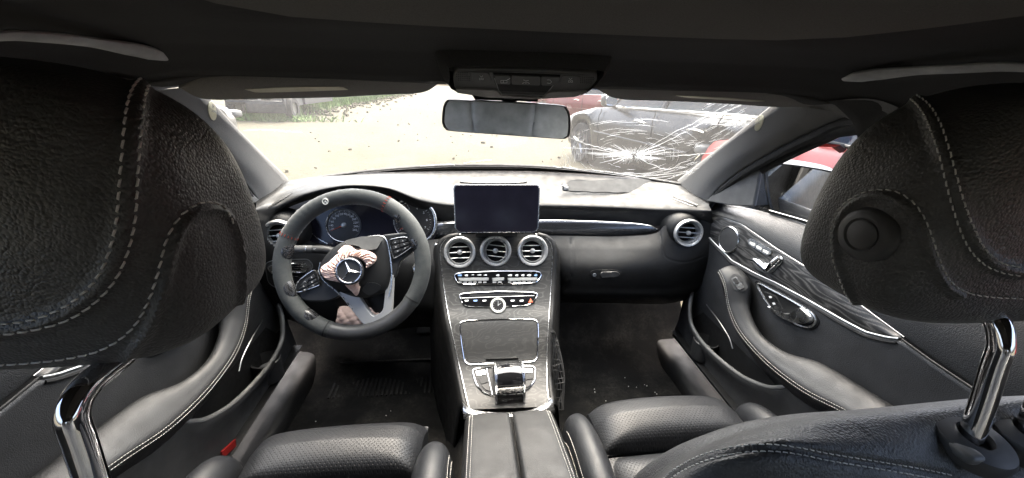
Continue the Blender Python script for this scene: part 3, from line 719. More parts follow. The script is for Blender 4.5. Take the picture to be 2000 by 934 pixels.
# glove box side
lo_rows = PX([
 [(1060,460,1.075),(1115,461,1.06),(1200,462,1.05),(1275,457,1.035),(1300,440,1.03),(1340,420,1.025),(1392,430,.985)],
 [(1066,490,1.04),(1115,490,1.02),(1200,490,1.005),(1275,490,.99),(1300,490,.985),(1345,490,.975),(1394,480,.965)],
 [(1070,525,1.02),(1115,525,.985),(1200,525,.965),(1275,525,.96),(1305,525,.96),(1350,520,.96),(1394,505,.96)],
 [(1074,552,1.03),(1112,558,.98),(1200,562,.955),(1275,562,.955),(1310,560,.955),(1350,552,.96),(1390,530,.965)],
 [(1076,572,1.08),(1100,582,1.0),(1200,584,.97),(1275,586,.97),(1310,586,.97),(1345,576,.975),(1378,555,.98)],
 [(1080,582,1.2),(1104,590,1.1),(1200,592,1.1),(1275,594,1.1),(1310,592,1.1),(1345,584,1.1),(1376,562,1.08)]])
LO = net(lo_rows, 80, 120)
seam = [(1115, 464), (1118, 500), (1117, 530), (1106, 568)]; P, N = LO.trace(seam, 40); LO.groove(P, .0018, .003)
P, N = LO.trace([(1290, 459), (1296, 490), (1304, 505), (1340, 512), (1385, 497)], 40); LO.groove(P, .002, .0012)
GLO = G(LO.V.copy(), LO.F); GLO.cut(LO.hit(1341, 453)[0], .036); GLO.build('glove_box_panel', 'lower_soft', dash)
P, N = LO.trace(pix_round([(1150, 532), (1160, 527), (1205, 527), (1216, 534), (1206, 543), (1158, 545)], 6), 40, True, smooth=False)
lt = slab(P, N, -.001, .0015, .001).build('glove_box_latch', 'dark_plastic', dash)
P, N = LO.trace(pix_round([(1172, 531), (1205, 530), (1212, 535), (1203, 541), (1172, 542)], 5), 30, True, smooth=False); slab(P, N, .0005, .005, .0015).build('latch_lever', 'black_plastic', lt)
h, n = LO.hit(1161, 537); lathe([(.0055, 0), (.0055, .003), (.004, .004), (.0025, .003), (.0001, .003)], h, n, 20).build('lock_cylinder', 'satin_dark', lt)
# driver's lower panels
kn_rows = PX([
 [(494,430,.93),(530,428,.985),(570,440,1.02),(620,478,1.04),(700,478,1.05),(790,472,1.05),(845,468,1.04),(880,466,1.05)],
 [(496,480,.93),(530,480,.95),(570,485,.98),(625,500,1.01),(700,520,1.01),(795,515,.99),(850,520,.985),(884,520,1.0)],
 [(498,540,.94),(535,540,.95),(575,545,.96),(630,560,.99),(700,570,.99),(800,565,.965),(855,570,.965),(888,570,.985)],
 [(502,590,.98),(535,598,.98),(575,608,.98),(640,640,1.0),(700,640,1.0),(800,615,.97),(860,615,.955),(892,612,.98)],
 [(504,612,1.05),(540,620,1.05),(580,630,1.05),(640,656,1.1),(700,658,1.1),(800,640,1.08),(862,640,1.0),(894,640,1.0)]])
KN = net(kn_rows, 60, 90); GKN = G(KN.V.copy(), KN.F); GKN.cut(KN.hit(549, 458)[0], .036); GKN.build('lower_panel', 'lower_soft', dash)
# light switch module
P, N = KN.trace(pix_round([(517, 514), (532, 508), (602, 506), (612, 518), (600, 545), (590, 562), (540, 562), (524, 552)], 8), 60, True, smooth=False)
sw = slab(P, N, -.001, .003, .002).build('light_switch_panel', 'black_plastic', dash)
tube(P+N*.0022, .0011, 6, closed=True).build('bright_rim', 'satin_dark', sw)
P, N = KN.trace(pix_round([(521, 520), (534, 514), (594, 513), (603, 519), (596, 532), (528, 533)], 5), 40, True, smooth=False); slab(P, N, .002, .006, .002).build('light_switch_bar', 'satin', sw)
for k in range(3):
    P, N = KN.trace([(534, 517.5+4.2*k), (590, 516.5+4.2*k), (590, 518.5+4.2*k), (534, 519.5+4.2*k)], 16, True, smooth=False); slab(P, N, .005, .0068).build('switch_groove', 'dark_plastic', sw)
P, N = KN.trace(pix_round([(530, 540), (562, 537), (586, 540), (580, 556), (546, 556)], 5), 40, True, smooth=False); slab(P, N, .002, .005, .001).build('parking_brake_switch', 'dark_plastic', sw)
# starter button pod
h, n = KN.hit(822, 525); lathe([(.024, -.002), (.024, .002), (.021, .005), (.018, .004), (.0165, .002), (.0001, .002)], h, n, 32).build('starter_button', 'satin', dash)
h2, n2 = KN.hit(852, 483); superell(h2+n2*.006, .006, .006, .010, .6, .6, 16, 12).build('column_knob', 'satin', dash)

# air vents
def vent(parent, c, n, R, name='air_vent', tilt=(0, 0), mat_ring='vent_ring', up=A(0, 0, 1), open_side=0):
    n = unit(n); o = lathe([(R*1.0, -.02), (R*1.04, -.002), (R*1.03, .005), (R*.97, .0085), (R*.88, .0075), (R*.80, .002), (R*.77, -.006), (R*.76, -.03)], c, n, 48).build(name, mat_ring, parent)
    r = unit(np.cross(up, n)); u = np.cross(n, r); c = np.asarray(c)
    n2 = unit(n+r*tilt[0]+u*tilt[1]); r2 = unit(np.cross(up, n2)); u2 = np.cross(n2, r2)
    lathe([(R*.80, -.03), (R*.80, -.012), (.0001, -.012)], c-n*.010, n, 32).build('throat', 'dark_plastic', o)
    lathe([(R*.76, -.012), (R*.76, .002), (R*.735, .0045), (R*.70, .002), (R*.69, -.012)], c-n*.003, n2, 40).build('inner_ring', mat_ring, o)
    for k in (-1, 0, 1):
        hw = R*.70*math.sqrt(1-(k*.5)**2); q = c+u2*k*R*.36-n2*.004
        Pp = [q-r2*hw, q+r2*hw]
        tube(lin(np.array(Pp), 6), [.0012, .0019, .0019, .0019, .0019, .0012], 8, flat=.75, ups=u2).build('vane', 'vent_ring', o)
    q = c-n2*.002; lathe([(.0001, .011), (R*.12, .0095), (R*.165, .006), (R*.165, .001), (R*.12, -.006)], q, n2, 20).flip().build('vane_knob', 'vent_ring', o)
    for k in (-.45, .45):
        q = c+r2*k*R-n2*.014; tube([q-u2*R*.6, q+u2*R*.6], .001, 6).build('rear_vane', 'dark_plastic', o)
    return o
for px, py, Y, nx in ((1341, 453, 1.0, -.10), (549, 458, 1.0, .10)):
    c = (LO if px > 1000 else KN).hit(px, py)[0]; n = unit(A(nx, -1, .10))
    vent(dash, c+n*.012, n, .0415, tilt=(.12*np.sign(nx), .05))
    lathe([(.062, -.05), (.058, -.02), (.051, .004), (.0435, .010), (.0430, -.02)], c-n*.002, n, 48).build('vent_pod', 'lower_soft', dash)

# instrument cluster
CP = Plane(at(700, 430, Y=1.075), A(.04, -.93, .36))
P, N = CP.trace(pix_round([(600, 470), (597, 430), (612, 400), (650, 380), (720, 374), (780, 384), (830, 402), (856, 432), (850, 470), (760, 484), (660, 484)], 14))
cl = slab_poly(P, CP.n, -.01, .0).build('instrument_cluster', 'screen_glass', dash)
tube(CP.trace([(604, 408), (600, 430), (604, 446), (616, 462), (640, 476)], 24, off=.002)[0], .0018, 6).build('bright_edge', 'satin', cl)
def gauge(cx, cy, rp, parent, a0, a1, labels, needle_a, rim):
    c, n = CP.hit(cx, cy); rr = np.linalg.norm(CP.hit(cx+rp, cy)[0]-c); r = unit(CP.hit(cx+rp, cy)[0]-c); u = np.cross(n, r)
    o = lathe([(rr*1.0, 0), (rr*1.0, .004), (rr*.93, .0035), (rr*.92, .0012), (.0001, .0012)], c, n, 48).build('gauge', 'gauge_face', parent)
    tube(np.array([c+n*.004+rr*1.0*(r*math.cos(a)+u*math.sin(a)) for a in rim]), .0014, 6).build('gauge_rim', 'satin', o)
    tk = G(); nm = len(labels)
    for k in range((nm-1)*4+1):
        a = math.radians(a0+(a1-a0)*k/((nm-1)*4)); e = r*math.cos(a)+u*math.sin(a); l = .10 if k % 4 == 0 else .05
        tk.join(tube([c+n*.0017+e*rr*.90, c+n*.0017+e*rr*(.90-l)], .00028 if k % 4 else .0005, 4))
    tk.build('scale_marks', 'white_icon', o, kind='stuff')
    lt = G()
    for k, s in enumerate(labels):
        a = math.radians(a0+(a1-a0)*k/(nm-1)); lt.join(text_geo(s, rr*.17, c+(r*math.cos(a)+u*math.sin(a))*rr*.68, r, u, .0016))
    lt.build('scale_numerals', 'white_icon', o, kind='stuff')
    a = math.radians(needle_a); e = r*math.cos(a)+u*math.sin(a)
    tube([c+n*.004-e*rr*.0, c+n*.0035+e*rr*.82], [.0013, .0005], 6).build('needle', 'needle', o)
    lathe([(rr*.16, .001), (rr*.16, .005), (rr*.12, .006), (.0001, .006)], c, n, 20).build('needle_hub', 'satin_dark', o)
gauge(672, 440, 34, cl, 200, -25, ['20', '40', '60', '80', '100', '120', '140', '160', '180', '200', '220', '240', '260'], 205, np.radians(np.linspace(110, 300, 40)))
gauge(808, 432, 38, cl, 215, -30, ['0', '1', '2', '3', '4', '5', '6', '7'], 212, np.radians(np.linspace(90, 250, 30)))
tube(CP.trace([(776, 396), (800, 390), (826, 394), (845, 412), (851, 436), (845, 458), (832, 472)], 40, off=.004)[0], .0045, 10, flat=.6, ups=CP.n).build('bright_cowl', 'satin', cl)
pad('driver_display', [(714, 398), (772, 398), (772, 468), (714, 468)], 'screen_glass', .0, .0015, 3, CP, cl)

# central screen
SP = Plane(at(970, 407, Y=.985), A(.0, -.975, .22))
o0 = [(889, 361), (1051, 361), (1054, 368), (1051, 446), (1045, 453), (897, 454), (889, 447), (886, 368)]
P, N = SP.trace(pix_round(o0, 6)); c = P.mean(0)
scr = slab_poly(P, SP.n, -.014, .0).build('centre_screen', 'satin_dark', dash, bevel=.002)
P2 = c+(P-c)*np.array([.982]); slab_poly(P2, SP.n, .0, .0018).build('screen_glass', 'screen_glass', scr, bevel=.0008)
tube(P+SP.n*-.0005, .0012, 6, closed=True).build('bright_rim', 'satin', scr)
box(c-SP.n*.04+A(0, 0, -.05), (.12, .05, .06)).build('screen_foot', 'dark_plastic', scr)

# passenger airbag door, flipped up against the glass, and its torn hinge
FP = Plane(at(1195, 376, Y=1.20), A(-.02, -.55, .83))
ed = [(1100, 372), (1104, 362), (1112, 352), (1135, 350.5), (1160, 352), (1190, 349.5), (1215, 350), (1240, 348.5), (1270, 351), (1288, 354), (1296, 362), (1297, 376), (1291, 381), (1260, 378), (1200, 376), (1150, 375)]
P, N = FP.trace(cr(ed, 80, True)); P += FP.n[None]*(.0015*np.sin(np.arange(80)*.9))[:, None]
fl = slab_poly(P, FP.n, -.004, .0).build('airbag_door', 'flap_plastic', dash, bevel=.001)
g = G()
for k in range(7):
    a = FP.hit(1096+rng.uniform(0, 14), 357+rng.uniform(0, 14))[0]; g.join(box(a+FP.n*.004, rng.uniform(.004, .012, 3), rotz(rng.uniform(0, 3))@rotx(rng.uniform(0, 3))))
g.build('torn_bracket', 'debris', fl, smooth=False, kind='stuff')
# ------------------------------------------------------------------ steering wheel
m, nt, b = _new('carbon'); co = obj_co(nt); ck = nd(nt, 'TexChecker', Scale=360); nt.links.new(co, ck.inputs['Vector'])
nt.links.new(ramp(nt, ck.outputs[1], [(0, (.006, .006, .006)), (1, (.045, .045, .047))]), b.inputs['Base Color']); b.inputs['Roughness'].default_value = .22; bump(nt, b, ck.outputs[1], .5, .0004)
m, nt, b = _new('perf_suede'); co = obj_co(nt); v = nd(nt, 'TexVoronoi', Scale=620); v.inputs['Randomness'].default_value = .15; nt.links.new(co, v.inputs['Vector'])
hole = mapr(nt, v.outputs['Distance'], .18, .34, 1, 0); mixd = nd(nt, 'Mix', data_type='RGBA'); nt.links.new(hole, mixd.inputs[0])
nt.links.new(ramp(nt, noise(nt, co, 60, 5), [(.3, (.044, .048, .047)), (.7, (.072, .076, .072))]), mixd.inputs[6]); mixd.inputs[7].default_value = (.008, .008, .008, 1)
nt.links.new(mixd.outputs[2], b.inputs['Base Color']); b.inputs['Roughness'].default_value = .75; bump(nt, b, math_n(nt, 'SUBTRACT', 0.0, hole), .6, .0005)

WC = at(691, 516, D=.90); WN = unit(A(0, -math.cos(math.radians(25)), math.sin(math.radians(25)))); WP = Plane(WC, WN)
W1 = A(1, 0, 0); W2 = np.cross(WN, W1)
W2 = W2 if W2[2] > 0 else -W2
wheel = thing('steering_wheel', 'flat three spoke steering wheel with burst airbag cover', 'steering wheel', tuple(WC))
RM, RT = .1635, .0192
def arc(a0, a1, n=40, R=RM, off=0.0):
    return np.array([WC+WN*off+R*(W1*math.cos(a)+W2*math.sin(a)) for a in np.radians(np.linspace(a0, a1, n))])
def rim_arc(name, a0, a1, mat, r=RT, n=50, noise_amp=0.0, dist=0):
    P = arc(a0, a1, n, RM-dist); g = tube(P, r, 22, ups=np.repeat(WN[None], n, 0))
    if noise_amp:
        N = g.normals(); ph = g.V@A(900, 700, 800); g.V += N*(noise_amp*np.sin(ph*.5)*np.sin(g.V@A(310, -420, 260)))[:, None]
    return g.build(name, mat, wheel)
rim_arc('rim_lower_section', 247, 328, 'rim_leather', RT*.97)
rim_arc('rim_suede_section', 62, 155, 'suede', RT, 60, .0007)
rim_arc('rim_perforated_section', -36, 61, 'perf_suede', RT*1.01, 60)
rim_arc('rim_perforated_section', 156, 251, 'perf_suede', RT*1.01, 60)
for a0, a1 in ((60.6, 63.6), (153.4, 156.4)):
    g = G()
    rim_arc('seam_band', a0, a1, 'suede', RT*1.035, 6)
    for k in range(16):
        th = 2*math.pi*k/16
        def pt(a): 
            a = math.radians(a); c = WC+RM*(W1*math.cos(a)+W2*math.sin(a)); e = W1*math.cos(a)+W2*math.sin(a)
            return c+RT*1.05*(WN*math.cos(th)+e*math.sin(th))
        g.join(tube([pt(a0+.5), pt(a1-.5)], .0007, 5))
        th2 = th+.2
    g.build('red_stitching', 'red_thread', wheel, kind='stuff')
for a in (247.5, 327): 
    c = arc(a, a+1.2, 3); tube(c, RT*1.05, 22, ups=np.repeat(WN[None], 3, 0)).build('seam_ring', 'rubber', wheel)
# carbon thumb grips on the inner side
for a0, a1 in ((158, 178), (190, 214), (8, 27), (222, 240), (40, 52)):
    n = 24; k = np.sin(np.linspace(.12, math.pi-.12, n)); P = arc(a0, a1, n, RM)-np.array([(W1*math.cos(a)+W2*math.sin(a)) for a in np.radians(np.linspace(a0, a1, n))])*(.0050*k[:, None])+WN*.0015
    tube(P, RT*.93*(.62+.38*k), 18, ups=np.repeat(WN[None], n, 0)).build('thumb_grip', 'carbon', wheel)
# round badge clipped on the upper rim
a = math.radians(111.5); e = W1*math.cos(a)+W2*math.sin(a); bn = unit(WN*.93-e*.18); bc = WC+RM*e+RT*1.0*bn
bo = lathe([(.0001, .0016), (.0062, .0016), (.0078, .0022), (.0088, .001), (.0088, -.004)], bc, bn, 28).flip().build('rim_badge', 'black_plastic', wheel)
def star(c, n, r_in, R, rot, parent, mat='chrome', ring_r=None, up=None, th=.0016):
    e1_ = unit(np.cross(up if up is not None else W2, n)); e2_ = np.cross(n, e1_)
    if ring_r: tube(np.array([c+R*1.0*(e1_*math.cos(t)+e2_*math.sin(t)) for t in np.linspace(0, 2*math.pi, 48, endpoint=False)]), ring_r, 10, closed=True).build('emblem_ring', mat, parent)
    V = [c+n*th*1.6]; Fc = []; k = 6
    for i in range(6):
        t = math.radians(rot+60*i); rr = R if i % 2 == 0 else r_in
        V.append(c+rr*(e1_*math.cos(t)+e2_*math.sin(t))+n*(0.0))
    for i in range(6): Fc.append((0, 1+i, 1+(i+1) % 6))
    V += [v-n*.002 for v in V[1:]]
    for i in range(6): Fc.append((1+i, 7+i, 7+(i+1) % 6, 1+(i+1) % 6))
    G(np.array(V), Fc).build('emblem_star', mat, parent, smooth=False)
star(bc+bn*.0018, bn, .0014, .0062, 90, bo, 'clock_ring', .0010, th=.0006)

# hub and spokes, traced on the wheel plane
def wslab(name, pix, mat, t0, t1, r=6, bev=.002, parent=None, closed_smooth=False):
    P, N = WP.trace(cr(pix, 48, True) if closed_smooth else pix_round(pix, r)); return slab_poly(P, WN, t0, t1).build(name, mat, parent if parent is not None else wheel, bevel=bev)
# carrier behind everything
wslab('spoke', [(572, 566), (590, 548), (632, 522), (660, 556), (664, 580), (640, 590), (600, 590), (578, 582)], 'black_plastic', -.022, -.002, 10, .004)
wslab('spoke', [(742, 459), (790, 454), (818, 462), (826, 478), (800, 496), (780, 512), (772, 545), (752, 540)], 'black_plastic', -.022, -.002, 10, .004)
hub_pix = [(624, 521), (640, 494), (668, 473), (705, 464), (748, 461), (759, 474), (764, 505), (765, 540), (757, 566), (735, 578), (700, 582), (668, 572), (642, 556), (628, 540)]
P, N = WP.trace(cr(hub_pix, 70, True)); c = P.mean(0)
L = [P-WN*.03, P-WN*.004, c+(P-c)*.97+WN*.006, c+(P-c)*.85+WN*.017, c+(P-c)*.6+WN*.024, c+(P-c)*.3+WN*.027, c+(P-c)*.02+WN*.028]
HUB = grid(np.array(L), closed_v=True)
N_ = HUB.normals()
if (N_[-40]@WN) < 0: HUB.flip()
HUB.build('airbag_cover', 'dash_soft', wheel)
# bright V fork
wslab('lower_fork', [(660, 570), (714, 638), (724, 645), (754, 634), (765, 621), (769, 535), (756, 545), (749, 604), (744, 611), (730, 618), (723, 612), (700, 576)], 'fork_satin', -.016, .004, 5, .003)
wslab('fork_insert', [(704, 578), (752, 556), (748, 600), (742, 609), (730, 615), (724, 610)], 'dark_plastic', -.030, -.022, 4, .001)
tube(WP.trace([(718, 463), (744, 461), (755, 469), (761, 490), (766, 530), (765, 560), (760, 580)], 40, off=.006)[0], .0016, 8).build('bright_line', 'satin', wheel)
tube(WP.trace([(627, 512), (625, 530), (634, 548), (655, 566), (672, 582), (690, 604)], 40, off=.005)[0], .0015, 8).build('bright_line', 'satin', wheel)
# button pods
for nm, fr, rows in (('left', [(579, 564), (586, 548), (612, 529), (619, 532), (626, 553), (620, 559), (586, 570)], 1), ('right', [(762, 472), (768, 467), (795, 464), (804, 479), (800, 486), (774, 503), (768, 500)], 2)):
    P, N = WP.trace(cr(fr, 40, True)); pod = slab_poly(P, WN, -.003, .004).build('button_pod', 'dark_plastic', wheel, bevel=.001)
    tube(P+WN*.0045, .0011, 8, closed=True).build('bright_rim', 'satin', pod)
    cells = ([[(588, 558), (597, 546), (607, 541), (603, 550), (595, 556)], [(606, 541), (614, 535), (618, 541), (606, 548)], [(585, 565), (594, 557), (603, 552), (602, 559)], [(605, 551), (618, 544), (620, 548), (604, 558)], [(590, 568), (602, 561), (604, 564), (593, 568)], [(605, 560), (621, 551), (622, 554), (606, 564)]] if rows == 1 else
             [[(766, 475), (770, 470), (779, 469), (780, 475), (768, 478)], [(781, 469), (793, 467), (795, 471), (782, 475)], [(767, 481), (780, 477), (781, 484), (769, 488)], [(782, 477), (797, 473), (800, 477), (783, 483)], [(770, 491), (784, 486), (784, 490), (773, 496)], [(786, 486), (800, 480), (798, 484), (786, 491)]])
    for cl_ in cells:
        bt = wslab('button', cl_, 'black_plastic', .003, .0065, 2, .0006, pod)
        q = np.mean(cl_, 0); sg = G(); h = WP.hit(q[0], q[1])[0]+WN*.0069
        for (x0, y0, x1, y1) in random.sample([(-1.6, -1, 1.6, -1), (-1.6, 1, 1.6, 1), (-1.6, -1, -1.6, 1), (1.6, -1, 1.6, 1), (0, -1.4, 0, 1.4), (-1.4, 1.2, 1.4, -1.2)], 3):
            sg.join(tube([h+W1*x0*.0011+W2*y0*.0011, h+W1*x1*.0011+W2*y1*.0011], .00032, 4))
        sg.build('symbol', 'white_icon', bt, kind='stuff')
# torn cover flap, burst airbag cloth, emblem
EC = WP.hit(693, 528)[0]+WN*.040
P, N = HUB.trace([(677, 473), (705, 466), (740, 464), (748, 468), (737, 484), (735, 487), (722, 489), (711, 491), (703, 483), (690, 480), (678, 482)], 60, True, smooth=False)
slab_poly(P, N, .001, .0055).build('torn_flap', 'flap_plastic', wheel)
P, N = HUB.trace([(708, 566), (718, 553), (735, 553), (744, 562), (722, 574)], 40, True); slab_poly(P, N, .0005, .003).build('torn_edge', 'black_plastic', wheel)
def crumple(a_list, r0, r1, lift, seed, nu=26, nv=120, amp=.0055):
    r_ = np.random.default_rng(seed); ang = cr_u(np.array(a_list)[:, None], nv)[:, 0]; ro = cr_u(np.array(r1)[:, None], nv)[:, 0]
    ph = r_.uniform(0, 6, 12); fr = r_.uniform(2, 11, 12); fv = r_.uniform(.5, 4, 12); P = []
    ff = np.cumsum(r_.normal(0, 1, nv)); 
    for i, s in enumerate(np.linspace(0, 1, nu)):
        row = []
        for j, a in enumerate(np.radians(ang)):
            q = j/nv*10; h = 0
            for k in range(6): h += abs(math.sin(fr[k]*q*.55+fv[k]*s*3+ph[k]))*amp/3.2
            R = r0+(ro[j]-r0)*s
            R += .002*math.sin(fr[7]*q+ph[7]+s*5)+.0015*math.sin(fr[8]*2.3*q+ph[8])*s
            px, py = 693+R*math.cos(a), 528-R*math.sin(a)
            hh = HUB.hit(px, py)
            if hh is None: p, n = WP.hit(px, py); p = p+WN*.012
            else: p = hh[0]
            edge = min(1, s*5, (1-s)*7); row.append(p+WN*(.0012+h*edge*1.1+lift*math.sin(math.pi*min(1, s*1.1))*min(1, (nv-1-j)/8, j/8)))
        P.append(row)
    return grid(np.array(P))
crumple([12, 30, 60, 85, 105, 130], 24, [30, 50, 46, 40, 52, 50], .002, 3, amp=.008).build('airbag_cloth', 'airbag_cloth', wheel, solid=.001, sub=1)
crumple([108, 135, 160, 178, 195, 215, 240], 23, [42, 46, 52, 67, 60, 40, 30], .003, 5, amp=.008).build('airbag_cloth', 'airbag_cloth', wheel, solid=.001, sub=1)
crumple([225, 245, 262, 275, 290], 23, [30, 36, 42, 50, 34], .003, 9, 14, 60).build('airbag_cloth', 'airbag_cloth', wheel, solid=.001, sub=1)
er = .0285
em = lathe([(er*.6, -.030), (er*.95, -.006), (er*1.12, -.003), (er*1.14, .001), (er*1.0, .0025), (er*.93, .0005), (.0001, .0005)], EC, WN, 48).flip().build('emblem', 'black_plastic', wheel)
N_ = None
tube(np.array([EC+WN*.0025+er*.97*(W1*math.cos(t)+W2*math.sin(t)) for t in np.linspace(0, 2*math.pi, 60, endpoint=False)]), .0022, 10, closed=True).build('emblem_ring', 'smoke_chrome', em)
star(EC+WN*.0022, WN, .0042, er*.93, 112, em, 'chrome', th=.0026)
# column, stalk, paddles
tube([WC-WN*.02, WC-WN*.08, WC-WN*.16, WC-WN*.24], [.045, .05, .06, .07], 28).build('column_shroud', 'black_plastic', wheel)
SK = [(566, 486, .985), (584, 487, .985), (612, 487, .985), (640, 489, .985), (660, 494, .99)]
st = thing('turn_signal_stalk', 'black turn signal stalk left of the steering column', 'stalk', tuple(at(620, 488, D=.985)))
sp = np.array([at(a, b_, D=d) for a, b_, d in SK]); tube(sp[2:], [.0105, .0115, .010], 18, samples=18).build('lever', 'black_plastic', st)
tube(sp[:3]+(sp[2]-sp[0])*0, [.0095, .0105, .0105], 18, samples=14).build('end_switch', 'grey_plastic', st)
q = sp[1]*.45+sp[2]*.55; tube([q, q+A(.0015, 0, 0)], .0112, 18).build('bright_band', 'satin', st)
h = at(618, 487, D=.985)+unit(CAM-at(618, 487, D=.985))*.0112; text_geo('REAR', .006, h, W1, A(0, .4, .9), .0006).build('lettering', 'white_icon', st)
# deflated knee bag lying under the column
kp = net([[at(a, b_, Y=y) for a, b_, y in r] for r in ([(664, 596, 1.0), (690, 600, .985), (720, 598, .99), (752, 606, 1.0)], [(660, 612, .97), (690, 616, .955), (722, 614, .965), (756, 618, .98)], [(658, 630, .96), (688, 634, .945), (722, 632, .955), (760, 632, .97)], [(664, 645, .97), (690, 648, .965), (722, 646, .965), (754, 642, .98)])], 50, 70)
nk = kp.normals(); ph = kp.V@A(130, 90, 60); kp.V += nk*(.003*np.abs(np.sin(ph))+.002*np.abs(np.sin(kp.V@A(-70, 120, 180))))[:, None]
tag(kp.build('knee_airbag', 'airbag_cloth', None, solid=.001), 'deflated pink knee airbag hanging below the steering column', 'airbag')
# ------------------------------------------------------------------ centre console
con = thing('centre_console', 'grey veneered centre console between the front seats', 'centre console', (0, .7, .3))
prof = cr_u(np.array([[1.075, .845], [1.035, .805], [1.0, .746], [.955, .676], [.90, .625], [.858, .601], [.815, .567], [.772, .532], [.725, .512], [.685, .502], [.65, .502], [.60, .51], [.56, .52]]), 140)
BASE = grid(np.array([[[x, y, z] for y, z in prof] for x in np.linspace(-.3, .3, 8)]))
# smooth-normal surface lookup
class Prof:
    def hit(s, px, py):
        h = BASE.hit(px, py); p = h[0]; k = np.argmin((prof[:, 0]-p[1])**2+(prof[:, 1]-p[2])**2); k = min(max(k, 2), len(prof)-3)
        d = prof[k+2]-prof[k-2]; n = unit(A(0, d[1], -d[0])); n = n if n@ray(px, py) < 0 else -n
        return p, n
    def trace(s, pix, n=None, closed=False, off=0.0, smooth=True):
        Q = np.asarray(pix, float) if n is None else (cr(pix, n, closed) if smooth else lin(pix, n, closed)); P, N = [], []
        for q in Q:
            p, m_ = s.hit(*q); P.append(p+m_*off); N.append(m_)
        return np.array(P), np.array(N)
CS = Prof()
def cslab(name, pix, mat, t0, t1, r=4, parent=None, ch=.0, poly=True, bev=.0, n=None):
    Q = pix_round(pix, r)
    if n: Q = lin(Q, n, True)
    P, N = CS.trace(Q); g = (slab_poly if poly else lambda a, b_, c, d: slab(a, b_, c, d, ch))(P, N, t0, t1)
    return g.build(name, mat, parent if parent is not None else con, bevel=bev)
Lp = [(900, 458), (880, 462), (866, 472), (860, 488), (862, 520), (867, 560), (874, 605), (884, 655), (895, 705), (905, 750), (913, 785), (917, 800)]
Rp = [(1046, 457), (1062, 462), (1074, 472), (1079, 488), (1078, 520), (1076, 560), (1073, 605), (1070, 655), (1068, 705), (1068, 745), (1071, 778), (1074, 794)]
rows = []
for l, r_ in zip(cr_u(np.array(Lp, float), 90), cr_u(np.array(Rp, float), 90)):
    rows.append(CS.trace([l*(1-f)+r_*f for f in np.linspace(0, 1, 26)])[0])
FA = grid(np.array(rows))
for px, py in ((898, 493), (968, 490), (1040, 490)): FA.cut(CS.hit(px, py)[0], .0385)
FA.build('veneer_fascia', 'ash_wood', con)
LE, LN = CS.trace(cr(Lp, 70)); RE, RN = CS.trace(cr(Rp, 70))
for E_, N_, sx in ((LE, LN, -1), (RE, RN, 1)):
    tube(E_+N_*.001, .0013, 8).build('bright_edge', 'satin', con)
    tube(E_+A(sx*.004, 0, -.001), .0035, 8).build('edge_gap', 'dark_plastic', con)
    # outer leather flank running down to the tunnel
    k = cr_u(E_, 24); rows = [k+A(sx*.005, .0, .001), k+A(sx*.013, .004, .000), k+A(sx*.022, .008, -.02), k*A(1, 1, 0)+A(sx*.034, .01, 0)+A(0, 0, 1)*np.maximum(.30, k[:, 2:3]-.11), k*A(1, 1, 0)+A(sx*.05, .01, .27)]
    g = grid(cr_u(np.array(rows), 20)); g = g if sx > 0 else g.flip()
    g.build('flank', 'lower_soft', con, solid=.002)
# dark recess under the screen
cslab('vent_bridge', [(905, 458), (1046, 456), (1040, 466), (1000, 463), (968, 470), (935, 464), (908, 468)], 'dark_plastic', -.001, .0006, 3)
for px, py, tl_ in ((898, 493, (.05, .1)), (968, 490, (-.30, .1)), (1040, 490, (0, .1))):
    p, n = CS.hit(px, py); n = unit(A(0, -1, .42)); vent(con, p+n*.002, n, .0445, tilt=tl_)
# climate strip
fr = [(886, 537), (900, 533), (972, 530), (1045, 530), (1057, 533), (1056, 541), (1049, 551), (1035, 554), (972, 556), (905, 556), (893, 553)]
cl = cslab('climate_panel', fr, 'gloss_black', -.001, .002, 4)
tube(CS.trace(lin(pix_round(fr, 4), 80, True), off=.0028)[0], .0016, 8, closed=True).build('bright_frame', 'chrome', cl)
for x0, x1 in ((893, 956), (959, 986), (989, 1051)):
    n_ = 6 if x1-x0 > 40 else 2
    P, N = CS.trace(lin([(x0+2, 543.5), (x1-1, 542.5), (x1-2, 549), (x0+3, 550)], 28, True)); slab(P, N, .001, .007, .0025).build('rocker_row', 'vent_ring', cl)
    for k in range(n_):
        f0, f1 = x0+3+(x1-x0-6)*k/n_, x0+3+(x1-x0-6)*(k+.7)/n_
        cslab('rocker_key', [(f0, 550.5), (f1, 550.3), (f1, 553.3), (f0, 553.5)], 'vent_ring', .0015, .0045, .6, cl)
for k, px in enumerate((898, 911, 923, 936, 948, 972, 996, 1009, 1021, 1033, 1046)):
    mat = 'white_icon' if 0 < k < 10 else 'blue_icon'; w = 3.4 if k % 3 else 4.4
    P, N = CS.trace([(px-w, 537.5), (px+w*.3, 535.6), (px+w, 537), (px+w*.7, 540), (px-w*.8, 539.6)]); g = slab(P, N, .0021, .0025); g.build('symbol', mat, cl)
